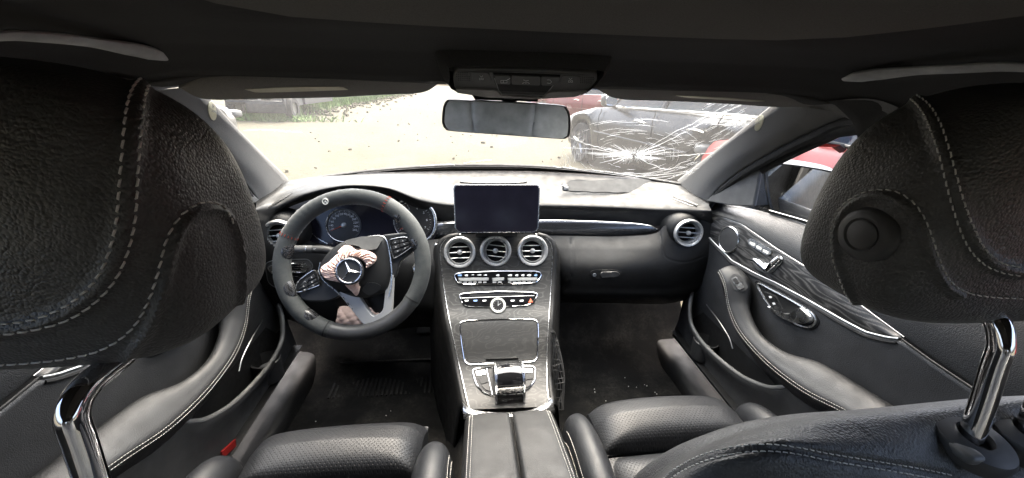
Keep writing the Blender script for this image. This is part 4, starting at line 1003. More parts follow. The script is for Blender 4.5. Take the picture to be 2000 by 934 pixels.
# radio strip with slot, keys and clock
fr = [(896, 576), (912, 573), (972, 570), (1036, 571), (1050, 574), (1048, 582), (1038, 594), (1026, 598), (985, 600), (960, 601), (912, 600), (903, 594)]
rd = cslab('media_panel', fr, 'gloss_black', -.001, .002, 5)
tube(CS.trace(lin(pix_round(fr, 5), 80, True), off=.0026)[0], .0014, 8, closed=True).build('bright_frame', 'chrome', rd)
cslab('disc_slot', [(918, 576), (1022, 574), (1022, 577), (918, 579)], 'dark_plastic', .002, .0024, 1, rd)
tube(CS.trace(lin([(901, 583), (950, 581), (1043, 578)], 30), off=.0024)[0], .0006, 6).build('bright_line', 'satin', rd)
for k, (x0, x1) in enumerate(((904, 919), (920, 937), (938, 954), (993, 1009), (1010, 1027), (1028, 1044))):
    kb = cslab('key', [(x0, 585), (x1, 584.4), (x1, 592.4), (x0+2, 593)], 'gloss_black', .0015, .0036, 2, rd)
    mx_ = (x0+x1)/2
    if k == 5: P, N = CS.trace([(mx_-4.4, 592), (mx_+4.4, 591.5), (mx_, 583.5)]); slab(P, N, .0036, .0042).build('hazard_triangle', 'red_icon', kb)
    else: cslab('symbol', [(mx_-4, 587), (mx_+4, 586.6), (mx_+3.4, 589.6), (mx_-3.4, 590)], 'blue_icon' if k == 1 else 'white_icon', .0036, .0041, 1, kb)
p, n = CS.hit(972.5, 597.5); n = unit(n+A(0, -.35, .05)); ck = lathe([(.0218, -.004), (.0222, .006), (.0205, .0105), (.0165, .0105), (.0150, .008), (.0001, .008)], p, n, 40).build('clock', 'clock_ring', con)
lathe([(.0151, .0082), (.0001, .0082)], p, n, 32).build('clock_dial', 'gauge_face', ck)
cu_, cr_ = unit(A(0, .5, .8)-n*(A(0, .5, .8)@n)), None; cr_ = np.cross(cu_, n); g = G()
for k in range(12):
    a = k*math.pi/6; e = cr_*math.sin(a)+cu_*math.cos(a); g.join(tube([p+n*.0087+e*.0115, p+n*.0087+e*.0142], .00035, 4))
g.build('hour_marks', 'white_icon', ck, kind='stuff')
for a, l in ((0.05, .0115), (.95, .010)):
    e = cr_*math.sin(a)+cu_*math.cos(a); tube([p+n*.0092-e*.001, p+n*.0092+e*l], [.0007, .0004], 5).build('clock_hand', 'white_icon', ck)
# stowage lid
fr = [(898, 630), (910, 627), (975, 624), (1040, 624), (1050, 628), (1051, 650), (1049, 700), (1043, 707), (975, 710), (916, 713), (908, 707), (902, 670)]
tube(CS.trace(lin(pix_round(fr, 6), 110, True), off=.0012)[0], .0018, 8, closed=True).build('lid_frame', 'chrome', con)
ins = [(901, 633), (912, 630), (975, 627), (1038, 627), (1047, 631), (1048, 650), (1046, 698), (1041, 704), (975, 707), (917, 710), (911, 705), (905, 670)]
LD = []
Q0 = cr_u(np.array([(902, 632), (907, 672), (914, 709)], float), 24); Q1 = cr_u(np.array([(1047, 629), (1048, 668), (1044, 704)], float), 24)
for a_, b_ in zip(Q0, Q1):
    P, N = CS.trace([a_*(1-f)+b_*f for f in np.linspace(0, 1, 20)]); LD.append(P+N*.0016)
grid(np.array(LD)).build('stowage_lid', 'ash_lid', con)
cslab('lid_pull', [(949, 702), (1012, 700), (1012, 702.6), (949, 704.6)], 'chrome', .001, .004, 1)
# controller cluster
pl = [(922, 724), (935, 720), (972, 718), (1012, 716), (1040, 716), (1046, 722), (1045, 742), (1034, 759), (1020, 768), (962, 774), (944, 768), (930, 752)]
pn = cslab('controller_plate', pl, 'selector_plate', -.001, .0015, 5)
tube(CS.trace(lin(pix_round(pl, 5), 90, True), off=.002)[0], .0019, 8, closed=True).build('bright_frame', 'chrome', pn)
for a_, b_ in (((950, 719), (962, 772)), ((1016, 717), (1022, 768))): tube(CS.trace(lin([a_, b_], 14), off=.002)[0], .0015, 8).build('bright_bar', 'chrome', pn)
for q, m_ in (([(929, 726), (947, 724), (949, 733), (931, 735)], 'satin'), ([(932, 738), (950, 735), (953, 748), (940, 752)], 'selector_plate'), ([(940, 754), (954, 750), (957, 766), (948, 763)], 'selector_plate'), ([(1022, 722), (1039, 721), (1040, 729), (1022, 730)], 'satin'), ([(1022, 733), (1041, 731), (1041, 741), (1023, 744)], 'selector_plate'), ([(1023, 747), (1040, 744), (1033, 756), (1024, 760)], 'selector_plate')):
    cslab('control_key', q, m_, .001, .0045, 2, pn)
# hand rest with touch pad: a curved block bridging the plate
tp = thing('touch_controller', 'glossy arched touchpad controller with chrome sides on the console', 'controller', tuple(CS.hit(990, 745)[0]))
xl, xr = CS.hit(966, 735)[0][0], CS.hit(1017, 735)[0][0]
cur = [(.765, .533), (.752, .552), (.732, .566), (.710, .570), (.690, .564), (.676, .550), (.668, .530), (.666, .505)]
cc = cr_u(np.array(cur), 40); nx = 17; P = []
for i, x in enumerate(np.linspace(xl+.003, xr-.003, nx)):
    f = (i/(nx-1)-.5)*2; P.append([[x*(1-.0*k/40), y, z-.004*f*f] for k, (y, z) in enumerate(cc)])
grid(np.array(P)).build('touch_pad', 'gloss_black', tp)
for x, sx in ((xl, -1), (xr, 1)):
    side = np.array([[x, y, z-.003] for y, z in cc]); tube(side, .0035, 10).build('bright_side', 'chrome', tp)
    poly = np.array([[x-sx*.002, y, z-.004] for y, z in cc[::3]]+[[x-sx*.002, .70, .495]]); slab_poly(poly, A(sx, 0, 0), -.001, .001).build('side_cheek', 'gloss_black', tp)
tube(np.array([[x, *cc[29]] for x in np.linspace(xl, xr, 6)])+A(0, -.001, .001), .0008, 6).build('pad_gap', 'dark_plastic', tp)
tube(np.array([[x, .668, .526] for x in np.linspace(xl, xr, 6)]), .0012, 6).build('bright_lip', 'satin', tp)

# satin bridge in front of the arm rest
U_ = [(904, 786), (914, 796), (935, 803), (965, 806), (1005, 806), (1040, 800), (1062, 789), (1076, 777)]; L_ = [(905, 809), (916, 811), (935, 812), (965, 814), (1005, 813), (1040, 808), (1062, 803), (1083, 798)]
Pu = np.array([at(a_, b_, Y=.60) for a_, b_ in U_]); Pl = np.array([at(a_, b_, Y=.578) for a_, b_ in L_])
g = grid(cr_u(np.array([cr_u(Pu+A(0, .012, -.03), 40), cr_u(Pu, 40), cr_u((Pu+Pl)/2+A(0, 0, .004), 40), cr_u(Pl, 40), cr_u(Pl+A(0, -.004, -.01), 40)]), 18)); g.build('satin_bridge', 'satin', con)

# arm rest lids
arm = thing('arm_rest', 'black leather centre arm rest with split lid', 'arm rest', (0, .4, .45))
zc = lambda y: np.interp(y, [.15, .25, .405, .515, .578], [.632, .629, .615, .592, .574])
xe = lambda y: np.interp(y, [.15, .405, .578], [.099, .097, .092])
for sx in (-1, 1):
    rows = []
    for y in np.linspace(.578, .12, 60):
        w = xe(y); x_in = .0035-.0005; r_ = []
        for f in np.linspace(0, 1, 40):
            x = (.0045 if sx > 0 else -.0005)+ (sx*w-(.0045 if sx > 0 else -.0005))*f
            d_in, d_out = f*w, (1-f)*w
            z = zc(y)+.002*math.sin(math.pi*f)-.006*math.exp(-d_in/.0022)-.016*math.exp(-d_out/.006)-.007*math.exp(-(.578-y)/.004)
            r_.append(A(x, y, z))
        for dz in (.02, .06, .12, .2): r_.append(A(sx*(w+.001), y, zc(y)-.016-dz))
        rows.append(r_)
    AR = grid(np.array(rows)); AR = AR if sx > 0 else AR.flip()
    ys = np.linspace(.572, .13, 60)
    sp_ = np.array([[sx*(xe(y)-.011), y, 0] for y in ys]);
    def on(x, y): 
        p, n, i, d = AR.bvh().ray_cast(Vector((x, y, 1.0)), Vector((0, 0, -1))); return A(*p), A(0, 0, 1)
    line = np.array([on(sx*(xe(y)-.0125), y)[0] for y in ys]); AR.groove(line, .0018, .0012)
    o = AR.build('lid', 'lid_leather', arm)
    for off in (.0095, .0155):
        P = np.array([on(sx*(xe(y)-off), y)[0] for y in ys]); stitches(P, np.repeat(A(0, 0, 1)[None], 60, 0), .0032, .0014, .0004, .0002).build('stitching', 'stitch', o, kind='stuff')
tube([[.002, .57, .560], [.002, .4, .598], [.002, .13, .615]], .004, 6, samples=20).build('lid_gap', 'dark_plastic', arm)
box(A(.0, .36, .40), (.17, .44, .26)).build('base', 'black_plastic', arm, bevel=.01)

# storage net on the passenger side of the console
nt_ = thing('storage_net', 'black elastic storage net beside the console in the passenger footwell', 'net', tuple(at(1085, 730, X=.135)))
C4 = [at(1079, 650, X=.125), at(1083, 655, X=.145), at(1098, 800, X=.150), at(1072, 800, X=.118)]
Lw, Rw = np.linspace(C4[0], C4[3], 13), np.linspace(C4[1], C4[2], 13)
bul = np.sin(np.linspace(0, math.pi, 13))[:, None]*A(.012, 0, 0); Rw = Rw+bul; Lw = Lw+bul*.6
NP = np.array([[Lw[i]*(1-f)+Rw[i]*f+A(.004*math.sin(7*f+i), 0, .004*math.cos(3*f+2*i)) for f in np.linspace(0, 1, 7)] for i in range(13)])
g = G()
for i in range(13): g.join(tube(NP[i], .0013, 5))
for j in range(7): g.join(tube(NP[:, j], .0013, 5))
g.build('cords', 'mesh_cover', nt_, kind='stuff')
tube([NP[0, 0], NP[0, 3], NP[0, 6], NP[6, 6], NP[12, 6]], .0035, 8, samples=30).build('hem', 'rubber', nt_)
# ------------------------------------------------------------------ front seats
def pillow(xl, xr, y0, y1, zf, crown, drop, nu=50, nv=50, px=6, py=6, skirt=.06):
    """upholstered pad: plan edges xl(y), xr(y), y from y0(u) to y1(u); edges roll down by drop"""
    P = []
    for j, v in enumerate(np.linspace(-1, 1, nv)):
        row = []
        for i, u in enumerate(np.linspace(-1, 1, nu)):
            uu = np.sign(u)*(1-(1-abs(u))**1.6); vv = np.sign(v)*(1-(1-abs(v))**1.6)
            y = y0(uu)*(1-vv)/2+y1(uu)*(1+vv)/2; x = xl(y)*(1-uu)/2+xr(y)*(1+uu)/2
            e = max(abs(uu)**px, abs(vv)**py); e = min(1, (abs(uu)**(px*2)+abs(vv)**(py*2))**.5)
            z = zf(x, y)+crown*(1-uu*uu)*(1-vv*vv)-drop*e
            row.append([x, y, z])
        P.append(row)
    P = np.array(P); ring = []
    g = grid(P.transpose(1, 0, 2))
    # skirt so that the pad is a closed cushion from any side
    m, n = P.transpose(1, 0, 2).shape[:2]; idx = [i*n for i in range(m)]+[(m-1)*n+j for j in range(1, n)]+[i*n+n-1 for i in range(m-2, -1, -1)]+[j for j in range(n-2, 0, -1)]
    base = len(g.V); c = g.V.mean(0); lowr = g.V[idx]-A(0, 0, skirt); lowr[:, :2] += (c[:2]-lowr[:, :2])*.02
    g.V = np.vstack([g.V, lowr]); k = len(idx)
    g.F += [(idx[i], idx[(i+1) % k], base+(i+1) % k, base+i) for i in range(k)]
    # orientation upward
    nn = g.normals(); 
    if nn[(m//2)*n+n//2][2] < 0: g.flip()
    return g

def wrinkle(g, amp, f=60):
    N = g.normals(); q = g.V*f; g.V += N*(amp*(np.sin(q[:, 0]+1.7*np.sin(q[:, 1]*.6))*np.sin(q[:, 1]*.8+q[:, 2])))[:, None]; return g

def headrest(seat, cx, yb, yf, zb, zt, a, seams, double, button, stitch_len, post_x, post_y, post_bend, post_bot, shear=.04, sr=.0005):
    c = A(cx, (yb+yf)/2, (zb+zt)/2); g = superell(c, a, (yf-yb)/2, (zt-zb)/2, (.40, .58), .48, 420, 300)
    # soften: the head side leans back at the top, belly at mid height
    t = (g.V[:, 2]-zb)/(zt-zb); fy = np.clip((g.V[:, 1]-yb)/(yf-yb), 0, 1); g.V[:, 1] += -shear*np.clip(t-.35, 0, 1)**1.6*1.7*fy-.004*np.sin(math.pi*t)*(1-fy)
    wrinkle(g, .0005, 55)
    N0 = g.normals(); hr_paths = []
    for pth, w, d in seams:
        P, N = g.trace(pth, 140)
        if len(P) > 5: g.groove(P, w, d, N0)
    o = g.build('headrest', 'leather', seat)
    for pth, kind in double:
        P, N = g.trace(pth, 160)
        if len(P) > 5: stitches(P, N, stitch_len, stitch_len*.42, sr, .0003, .06).build('stitching', kind, o, kind='stuff')
    if button:
        p, n = g.hit(*button); bb = lathe([(.0225, -.002), (.0212, .0022), (.0180, .0045), (.0136, .0052), (.0124, .0036), (.0001, .0036)], p, n, 44).build('button_collar', 'button_collar', o)
        lathe([(.0118, .001), (.0115, .0046), (.0100, .0054), (.0001, .0057)], p, n, 40).build('tilt_button', 'button_collar', o)
    # posts: leave the pad backwards, bend, drop into the seat back
    for sx in (-1, 1):
        x = cx+sx*abs(cx-post_x); y0, z0 = post_y; y1, z1 = post_bend; y2, z2 = post_bot
        path = [(x, y0+.03, z0+.008), (x, y0, z0), (x, y0-(y0-y1)*.62, z0-.001), (x, y1+.004, z1-.008), (x, y1, z1-.028), (x, y2, z2), (x, y2+.004, z2-.06)]
        tube(path,   .0080, 20, samples=60).build('post', 'smoke_chrome', seat)
        if not (cx > 0 and sx < 0): lathe([(.029, -.010), (.029, .003), (.0265, .0075), (.017, .0095), (.0125, .0095), (.0115, .004), (.0001, .004)], A(x, y2, z2), unit(A(0, -.2, 1)), 44).build('post_collar', 'black_plastic', seat)
    q = A(post_x+.012, y0+.016, z0+.003); superell(q, .011, .008, .004, .5, .5, 20, 10).build('post_bushing', 'amber_wood', o)
    return g

# ---- passenger seat
ps = thing('front_seat', 'black leather passenger seat with raised headrest and tilt button', 'car seat', (.36, .3, .27), 'front seats')
RID = [(1245, 975), (1262, 950), (1300, 916), (1360, 878), (1430, 850), (1500, 830), (1600, 815), (1700, 807), (1800, 799), (1900, 790), (2000, 782), (2120, 785), (2230, 830)]
ry = [.26, .252, .245, .237, .23, .226, .222, .22, .218, .216, .214, .212, .21]
ridge = np.array([at(a_, b_, Y=y) for (a_, b_), y in zip(RID, ry)])
REAR = [(1270, 1010), (1290, 985), (1335, 945), (1390, 912), (1450, 893), (1510, 886), (1580, 892), (1660, 905), (1760, 922), (1880, 945), (2000, 962), (2150, 985), (2300, 1020)]
rear = np.array([at(a_, b_, Y=y) for (a_, b_), y in zip(REAR, np.linspace(.205, .160, 13))])
top = (ridge+rear)/2+A(0, 0, .006)
under = rear+A(0, -.018, -.05); low = rear+A(.0, -.035, -.18); low2 = rear+A(0, -.04, -.35); low2[:, 2] = np.maximum(low2[:, 2], .42)
frontd = ridge+A(0, .03, -.035); front2 = ridge+A(0, .05, -.12); front3 = ridge+A(0, .06, -.3); front3[:, 2] = np.maximum(front3[:, 2], .5)
SB = grid(cr_u(np.array([cr_u(r_, 200) for r_ in (front3, front2, frontd, ridge, top, rear, under, low, low2)]), 150))
sn = SB.normals()
if (sn[75*200+100]@A(0, -.5, 1)) < 0: SB.flip()
wrinkle(SB, .0006, 45)
N0 = SB.normals()
seamA = [(1288, 950), (1320, 922), (1370, 897), (1430, 881), (1495, 875), (1555, 880), (1620, 893), (1700, 906), (1800, 923), (1860, 936)]
P, N = SB.trace(seamA, 160); SB.groove(P, .0042, .0040, N0)
P2, N2 = SB.trace([(1620, 812), (1660, 826), (1710, 862), (1760, 905), (1785, 934)], 60); SB.groove(P2, .0014, .0006, N0)
sbo = SB.build('backrest', 'leather', ps)
for dy in (-8, 8):
    P, N = SB.trace([(a_, b_+dy*(.8+.0004*(a_-1300))) for a_, b_ in seamA], 160); stitches(P, N, .0040, .0017, .0005, .0003, .05).build('stitching', 'stitch', sbo, kind='stuff')
cp_, cn = SB.hit(1890, 862); cn = unit(cn*.4+A(0, 0, 1))
col_o = lathe([(.029, -.006), (.029, .003), (.0265, .0075), (.017, .0095), (.0125, .0095), (.0115, .004), (.0001, .004)], cp_, cn, 44).build('post_collar', 'black_plastic', ps)
a_ = cp_+cn*.004; superell(a_+A(-.020, -.010, -.001), .008, .010, .0045, .5, .5, 24, 12).build('release_tab', 'grey_plastic', col_o)
RD_O = [(1675, 215), (1715, 191), (1747, 181), (1785, 184), (1817, 209), (1838, 247), (1854, 295), (1870, 354), (1884, 402), (1903, 450), (1924, 488), (1956, 514), (2000, 524)]
RD_I = [(1690, 208), (1720, 192), (1747, 187), (1779, 194), (1804, 221), (1822, 263), (1836, 306), (1849, 359), (1862, 408), (1876, 450), (1895, 488), (1924, 517), (1961, 533), (2000, 539)]
RD_M = [(a_[0]*.5+b_[0]*.5, a_[1]*.5+b_[1]*.5) for a_, b_ in zip(cr(RD_O, 30), cr(RD_I, 30))]
OV_S = [(1678, 609), (1655, 580), (1640, 545), (1627, 505), (1624, 461), (1630, 424), (1651, 397), (1683, 378), (1715, 371), (1753, 376), (1785, 397), (1806, 429), (1822, 472), (1836, 515), (1857, 552), (1887, 571), (1935, 580), (2000, 583)]
OV_G = [(1686, 606), (1664, 575), (1650, 542), (1638, 503), (1634, 463), (1641, 430), (1660, 404), (1688, 388), (1718, 381), (1750, 387), (1776, 407), (1796, 437), (1811, 477), (1825, 519), (1846, 556), (1876, 577)]
px_ = cp_[0]; pass
HR_R = headrest(ps, .385, .208, .330, 1.020, 1.213, .142, [(RD_M, .0045, .0045), (OV_G, .0028, .0040)],
         [(RD_O, 'stitch_dim'), (RD_I, 'stitch_dim'), (OV_S, 'stitch_dim')], (1692, 458), .0042, px_, (.246, 1.034), (.203, 1.024), (cp_[1], cp_[2]))
# cushion
xc = .348
zcu = lambda x, y: np.interp(y, [0, .2, .48, .56, .60, .64], [.53, .535, .556, .560, .550, .52])
fr_ = lambda u: .645-.035*abs(u)**2.4
pillow(lambda y: xc-.168+.02*(y-.5), lambda y: xc+.165, lambda u: .498+.004*u, fr_, zcu, .014, .030, 70, 60, 8, 8).build('front_pad', 'seat_perforated', ps)
pillow(lambda y: xc-.160, lambda y: xc+.160, lambda u: .12, lambda u: .492+.004*u, lambda x, y: zcu(x, y)-.002, .012, .026, 60, 60, 6, 8).build('rear_pad', 'seat_perforated', ps)
def bolster(seat, x0, x1, y1, sx, zt, lean=0.0):
    P = []
    for y in np.linspace(.10, y1, 60):
        f = (y-.1)/(y1-.1); taper = (1-max(0, (f-.70)/.30)**2.5)**.5 if f < 1 else 0.02
        row = []
        for a_ in np.linspace(-.15*math.pi, 1.15*math.pi, 36):
            cx_ = (x0+x1)/2+lean*(1-f); hw = (x1-x0)/2*(.35+.65*taper); row.append([cx_-hw*math.cos(a_)*1.0, y, zt-.10+(.10*max(.05, taper)**.5)*np.sign(math.sin(a_))*abs(math.sin(a_))**.65+.02*(1-f)])
        P.append(row)
    g = grid(np.array(P)); nn = g.normals()
    if nn[30*36+18][2] < 0: g.flip()
    g.F.append(tuple(range(59*36, 60*36)))
    o = g.build('bolster', 'seat_leather', seat)
    return g, o
BR, bo_ = bolster(ps, .108, .186, .600, -1, .575)
ys = np.linspace(.14, .585, 70)
def drop_on(g, x, y):
    p, n, i, d = g.bvh().ray_cast(Vector((x, y, 1.0)), Vector((0, 0, -1))); return (A(*p), A(*n)) if p is not None else None
def lines_on(g, o, xf, ys, L=.003, mat='stitch'):
    H = [drop_on(g, xf(y), y) for y in ys]; H = [h for h in H if h]
    if len(H) > 4: stitches(np.array([h[0] for h in H]), np.array([h[1] if h[1][2] > 0 else -h[1] for h in H]), L, .0015, .0004, .0002).build('stitching', mat, o, kind='stuff')
lines_on(BR, bo_, lambda y: .118, np.linspace(.14, .55, 60)); lines_on(BR, bo_, lambda y: .113, np.linspace(.14, .55, 60))
BR2, bo2 = bolster(ps, .508, .590, .600, 1, .575)
lines_on(BR2, bo2, lambda y: .580, np.linspace(.14, .55, 60))
box(A(.35, .30, .37), (.46, .56, .20)).build('seat_base', 'dark_plastic', ps, bevel=.02)

# ---- driver seat
ds = thing('front_seat', 'black leather driver seat, its headrest filling the left edge', 'car seat', (-.36, .25, .27), 'front seats')
LB = mir(SB); LB.V += A(.015, -.035, -.004); LB.build('backrest', 'leather', ds)
LD_R = [(372, 172), (345, 158), (318, 154), (296, 160), (283, 182), (277, 230), (270, 300), (266, 370), (262, 430), (249, 490), (225, 545), (185, 590), (130, 625), (60, 645), (0, 653), (-60, 656)]
LD_L = [(352, 158), (325, 146), (295, 145), (265, 165), (248, 212), (240, 290), (234, 370), (228, 440), (212, 500), (190, 545), (150, 585), (100, 613), (50, 628), (0, 633), (-60, 637)]
LD_M = [(a_[0]*.5+b_[0]*.5, a_[1]*.5+b_[1]*.5) for a_, b_ in zip(cr(LD_R, 30), cr(LD_L, 30))]
LO_S = [(-60, 715), (0, 712), (60, 708), (130, 700), (200, 682), (255, 645), (290, 590), (310, 530), (325, 470), (350, 425), (388, 398), (425, 399), (447, 418), (457, 440)]
LO_G = [(245, 700), (292, 640), (320, 560), (336, 490), (356, 440), (390, 411), (426, 411), (450, 432), (466, 478), (472, 540), (466, 600), (448, 655), (420, 692), (385, 708)]
px_l = -.320
HR_L = headrest(ds, -.390, .212, .352, 1.010, 1.207, .140, [(LD_M, .0045, .0045), (LO_G, .0028, .0040)],
         [(LD_R, 'stitch'), (LD_L, 'stitch'), (LO_S, 'stitch')], None, .0050, px_l, (.240, 1.014), (.195, 1.012), (.184, .895), .055, .00064)
xc = -.337
pillow(lambda y: xc-.160, lambda y: xc+.158+.03*(y-.5), lambda u: .470+.004*u, lambda u: .612+.010*u-.030*max(0, -u)**2.4, lambda x, y: zcu(x, y+.03)+.006, .012, .034, 70, 60, 9, 8).build('front_pad', 'seat_perforated', ds)
pillow(lambda y: xc-.158, lambda y: xc+.150, lambda u: .12, lambda u: .462, lambda x, y: zcu(x, y)-.004, .012, .026, 60, 60, 6, 8).build('rear_pad', 'seat_perforated', ds)
BL, bl_o = bolster(ds, -.192, -.108, .540, 1, .590)
lines_on(BL, bl_o, lambda y: -.121, np.linspace(.14, .50, 60)); lines_on(BL, bl_o, lambda y: -.1165, np.linspace(.14, .50, 60))
BL2, bl2 = bolster(ds, -.580, -.492, .545, -1, .585)
lines_on(BL2, bl2, lambda y: -.568, np.linspace(.14, .50, 60))
box(A(-.35, .28, .37), (.46, .52, .20)).build('seat_base', 'dark_plastic', ds, bevel=.02)

# ---- rear bench, seen only in the mirror
rs = thing('rear_bench', 'black leather rear bench seen in the rear view mirror', 'car seat', (0, -.8, .27))
def bench(x, z): return -.70-.16*(z-.55)/.45+.035*math.cos(x*5.0)**2
P = np.array([[[x, bench(x, z)+(.05 if z > .97 else 0), z] for z in np.linspace(.50, 1.0, 60)] for x in np.linspace(-.66, .66, 120)])
RB = grid(P); nn = RB.normals()
if nn[3000][1] < 0: RB.flip()
N0 = RB.normals()
for xs_ in ([(-.17, .98), (-.15, .80), (-.13, .66)], [(.17, .98), (.15, .80), (.13, .66)], [(-.44, .98), (-.46, .6)], [(.44, .98), (.46, .6)]):
    q = cr(xs_, 40); RB.groove(np.array([[x, bench(x, z), z] for x, z in q]), .007, .010, N0)
q = np.array([[x, bench(x, .70+.09*math.cos(x*6)), .70+.09*math.cos(x*6)] for x in np.linspace(-.26, .26, 40)]); RB.groove(q, .008, .012, N0)
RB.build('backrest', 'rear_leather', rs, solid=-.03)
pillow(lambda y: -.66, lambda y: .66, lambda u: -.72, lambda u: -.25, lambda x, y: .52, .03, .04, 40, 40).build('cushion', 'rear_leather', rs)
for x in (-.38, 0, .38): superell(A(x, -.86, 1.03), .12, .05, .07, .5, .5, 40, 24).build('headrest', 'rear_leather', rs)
# ------------------------------------------------------------------ doors
ip = lambda y, t: float(np.interp(y, [a_ for a_, b_ in t[::-1]], [b_ for a_, b_ in t[::-1]])) if t[0][0] > t[-1][0] else float(np.interp(y, [a_ for a_, b_ in t], [b_ for a_, b_ in t]))
Z_BELT = [(1.09, .869), (.912, .899), (.748, .915), (.53, .921), (.2, .926)]
Z_WT = [(1.04, .848), (.95, .862), (.881, .867), (.757, .853), (.646, .846), (.567, .837), (.501, .827), (.457, .820), (.41, .813), (.364, .809), (.2, .80)]
Z_WB = [(1.02, .806), (1.003, .799), (.939, .78), (.873, .764), (.788, .770), (.715, .78), (.63, .787), (.547, .791), (.504, .795), (.47, .808), (.452, .819)]
YS = np.array([1.03, .96, .9, .84, .78, .72, .66, .6, .54, .48, .42, .36, .30, .24])
xin = lambda y: np.interp(y, [.24, .5, .9, 1.03], [.668, .660, .655, .640])
# surfaces for the right door; the left one is the mirror image
UPD = net([[A(xin(y)+.062, y, ip(y, Z_BELT)-.004) for y in YS], [A(xin(y)+.050, y, ip(y, Z_BELT)+.001) for y in YS], [A(xin(y)+.038, y, ip(y, Z_BELT)-.006) for y in YS],
           [A(xin(y)+.012, y, ip(y, Z_BELT)*.45+ip(y, Z_WT)*.55) for y in YS], [A(xin(y)+.001, y, ip(y, Z_WT)+.002) for y in YS], [A(xin(y)+.006, y, ip(y, Z_WT)-.003) for y in YS]], 40, 80)
YW = np.linspace(.455, 1.02, 60)
WD = grid(np.array([[[xin(y)+.000-.008*f-.003*math.sin(math.pi*f), y, ip(y, Z_WT)*(1-f)+min(ip(y, Z_WB), ip(y, Z_WT))*f] for f in np.linspace(0, 1, 16)] for y in YW]))
ytop = lambda y: ip(y, Z_WB) if y > .455 else ip(y, Z_WT)
YI = np.linspace(.245, 1.02, 70)
IN = grid(np.array([[[xin(y)-.010+.004*f+.012*f*f, y, (ytop(y)-.003)*(1-f)+(.50)*f] for f in np.linspace(0, 1, 40)] for y in YI]))
ARO = [(.845, .738), (.838, .752), (.80, .735), (.755, .685), (.698, .654), (.608, .644), (.514, .655), (.436, .680), (.36, .70), (.26, .715)]
ARI = [(.848, .748, .640), (.83, .764, .636), (.775, .752, .634), (.738, .703, .617), (.675, .668, .612), (.605, .670, .616), (.545, .693, .634), (.46, .706, .640), (.37, .716, .645), (.26, .728, .650)]
xo = [.602, .592, .587, .584, .583, .583, .584, .588, .592, .598]
ro = np.array([A(x, y, z) for x, (y, z) in zip(xo, ARO)]); ri = np.array([A(x, y, z) for y, z, x in ARI])
und = ro+A(.010, 0, -.030); und2 = ro*A(0, 1, 1)+A(.64, 0, -.085)
AM = grid(cr_u(np.array([cr_u(r_, 110) for r_ in (ri+A(.012, 0, -.03), ri+A(.002, 0, -.004), ri*.65+ro*.35+A(0, 0, .007), ri*.25+ro*.75+A(0, 0, .006), ro+A(-.001, 0, -.004), und, und2)]), 60))
RIMP = [(1.02, .66), (.98, .605), (.945, .562), (.904, .522), (.818, .510), (.69, .530), (.612, .563), (.577, .592), (.548, .624), (.51, .634), (.457, .646), (.36, .66), (.26, .67)]
xr_ = [.645, .625, .606, .600, .598, .598, .600, .602, .604, .604, .605, .608, .612]
rim = np.array([A(x, y, z) for x, (y, z) in zip(xr_, RIMP)])
lowp = np.array([A(.622, y, .40) for y, z in RIMP]); midp = rim*.5+lowp*.5+A(.006, 0, 0)
PK = grid(cr_u(np.array([cr_u(r_, 90) for r_ in (rim+A(.012, 0, -.006), rim+A(.005, 0, .002), rim, rim+A(-.001, 0, -.012), midp, lowp)]), 40))
BK = net([[A(.652, y, z) for z in (.55, .47, .38)] for y in (1.05, .8, .5, .24)], 10, 10)
FLp = net([[A(x, y, .43+.02*abs(y-.7)) for x in (.60, .63, .66)] for y in (1.0, .8, .5, .26)], 8, 6)
FRN = [(1.045, .886), (.985, .935), (.90, 1.015), (.80, 1.085), (.68, 1.138), (.54, 1.166), (.40, 1.176), (.25, 1.175)]
frame = np.array([A(np.interp(z, [.88, 1.18], [.69, .612]), y, z) for y, z in FRN])
GL = net([[A(.715, y, ip(min(y, 1.05), Z_BELT)) for y in np.linspace(1.04, .26, 8)], [A(.68, y, .5*ip(min(y, 1.05), Z_BELT)+.5*ip(y, FRN)) for y in np.linspace(1.04, .26, 8)], [A(.635, y, ip(y, FRN)) for y in np.linspace(1.04, .26, 8)]], 12, 30)
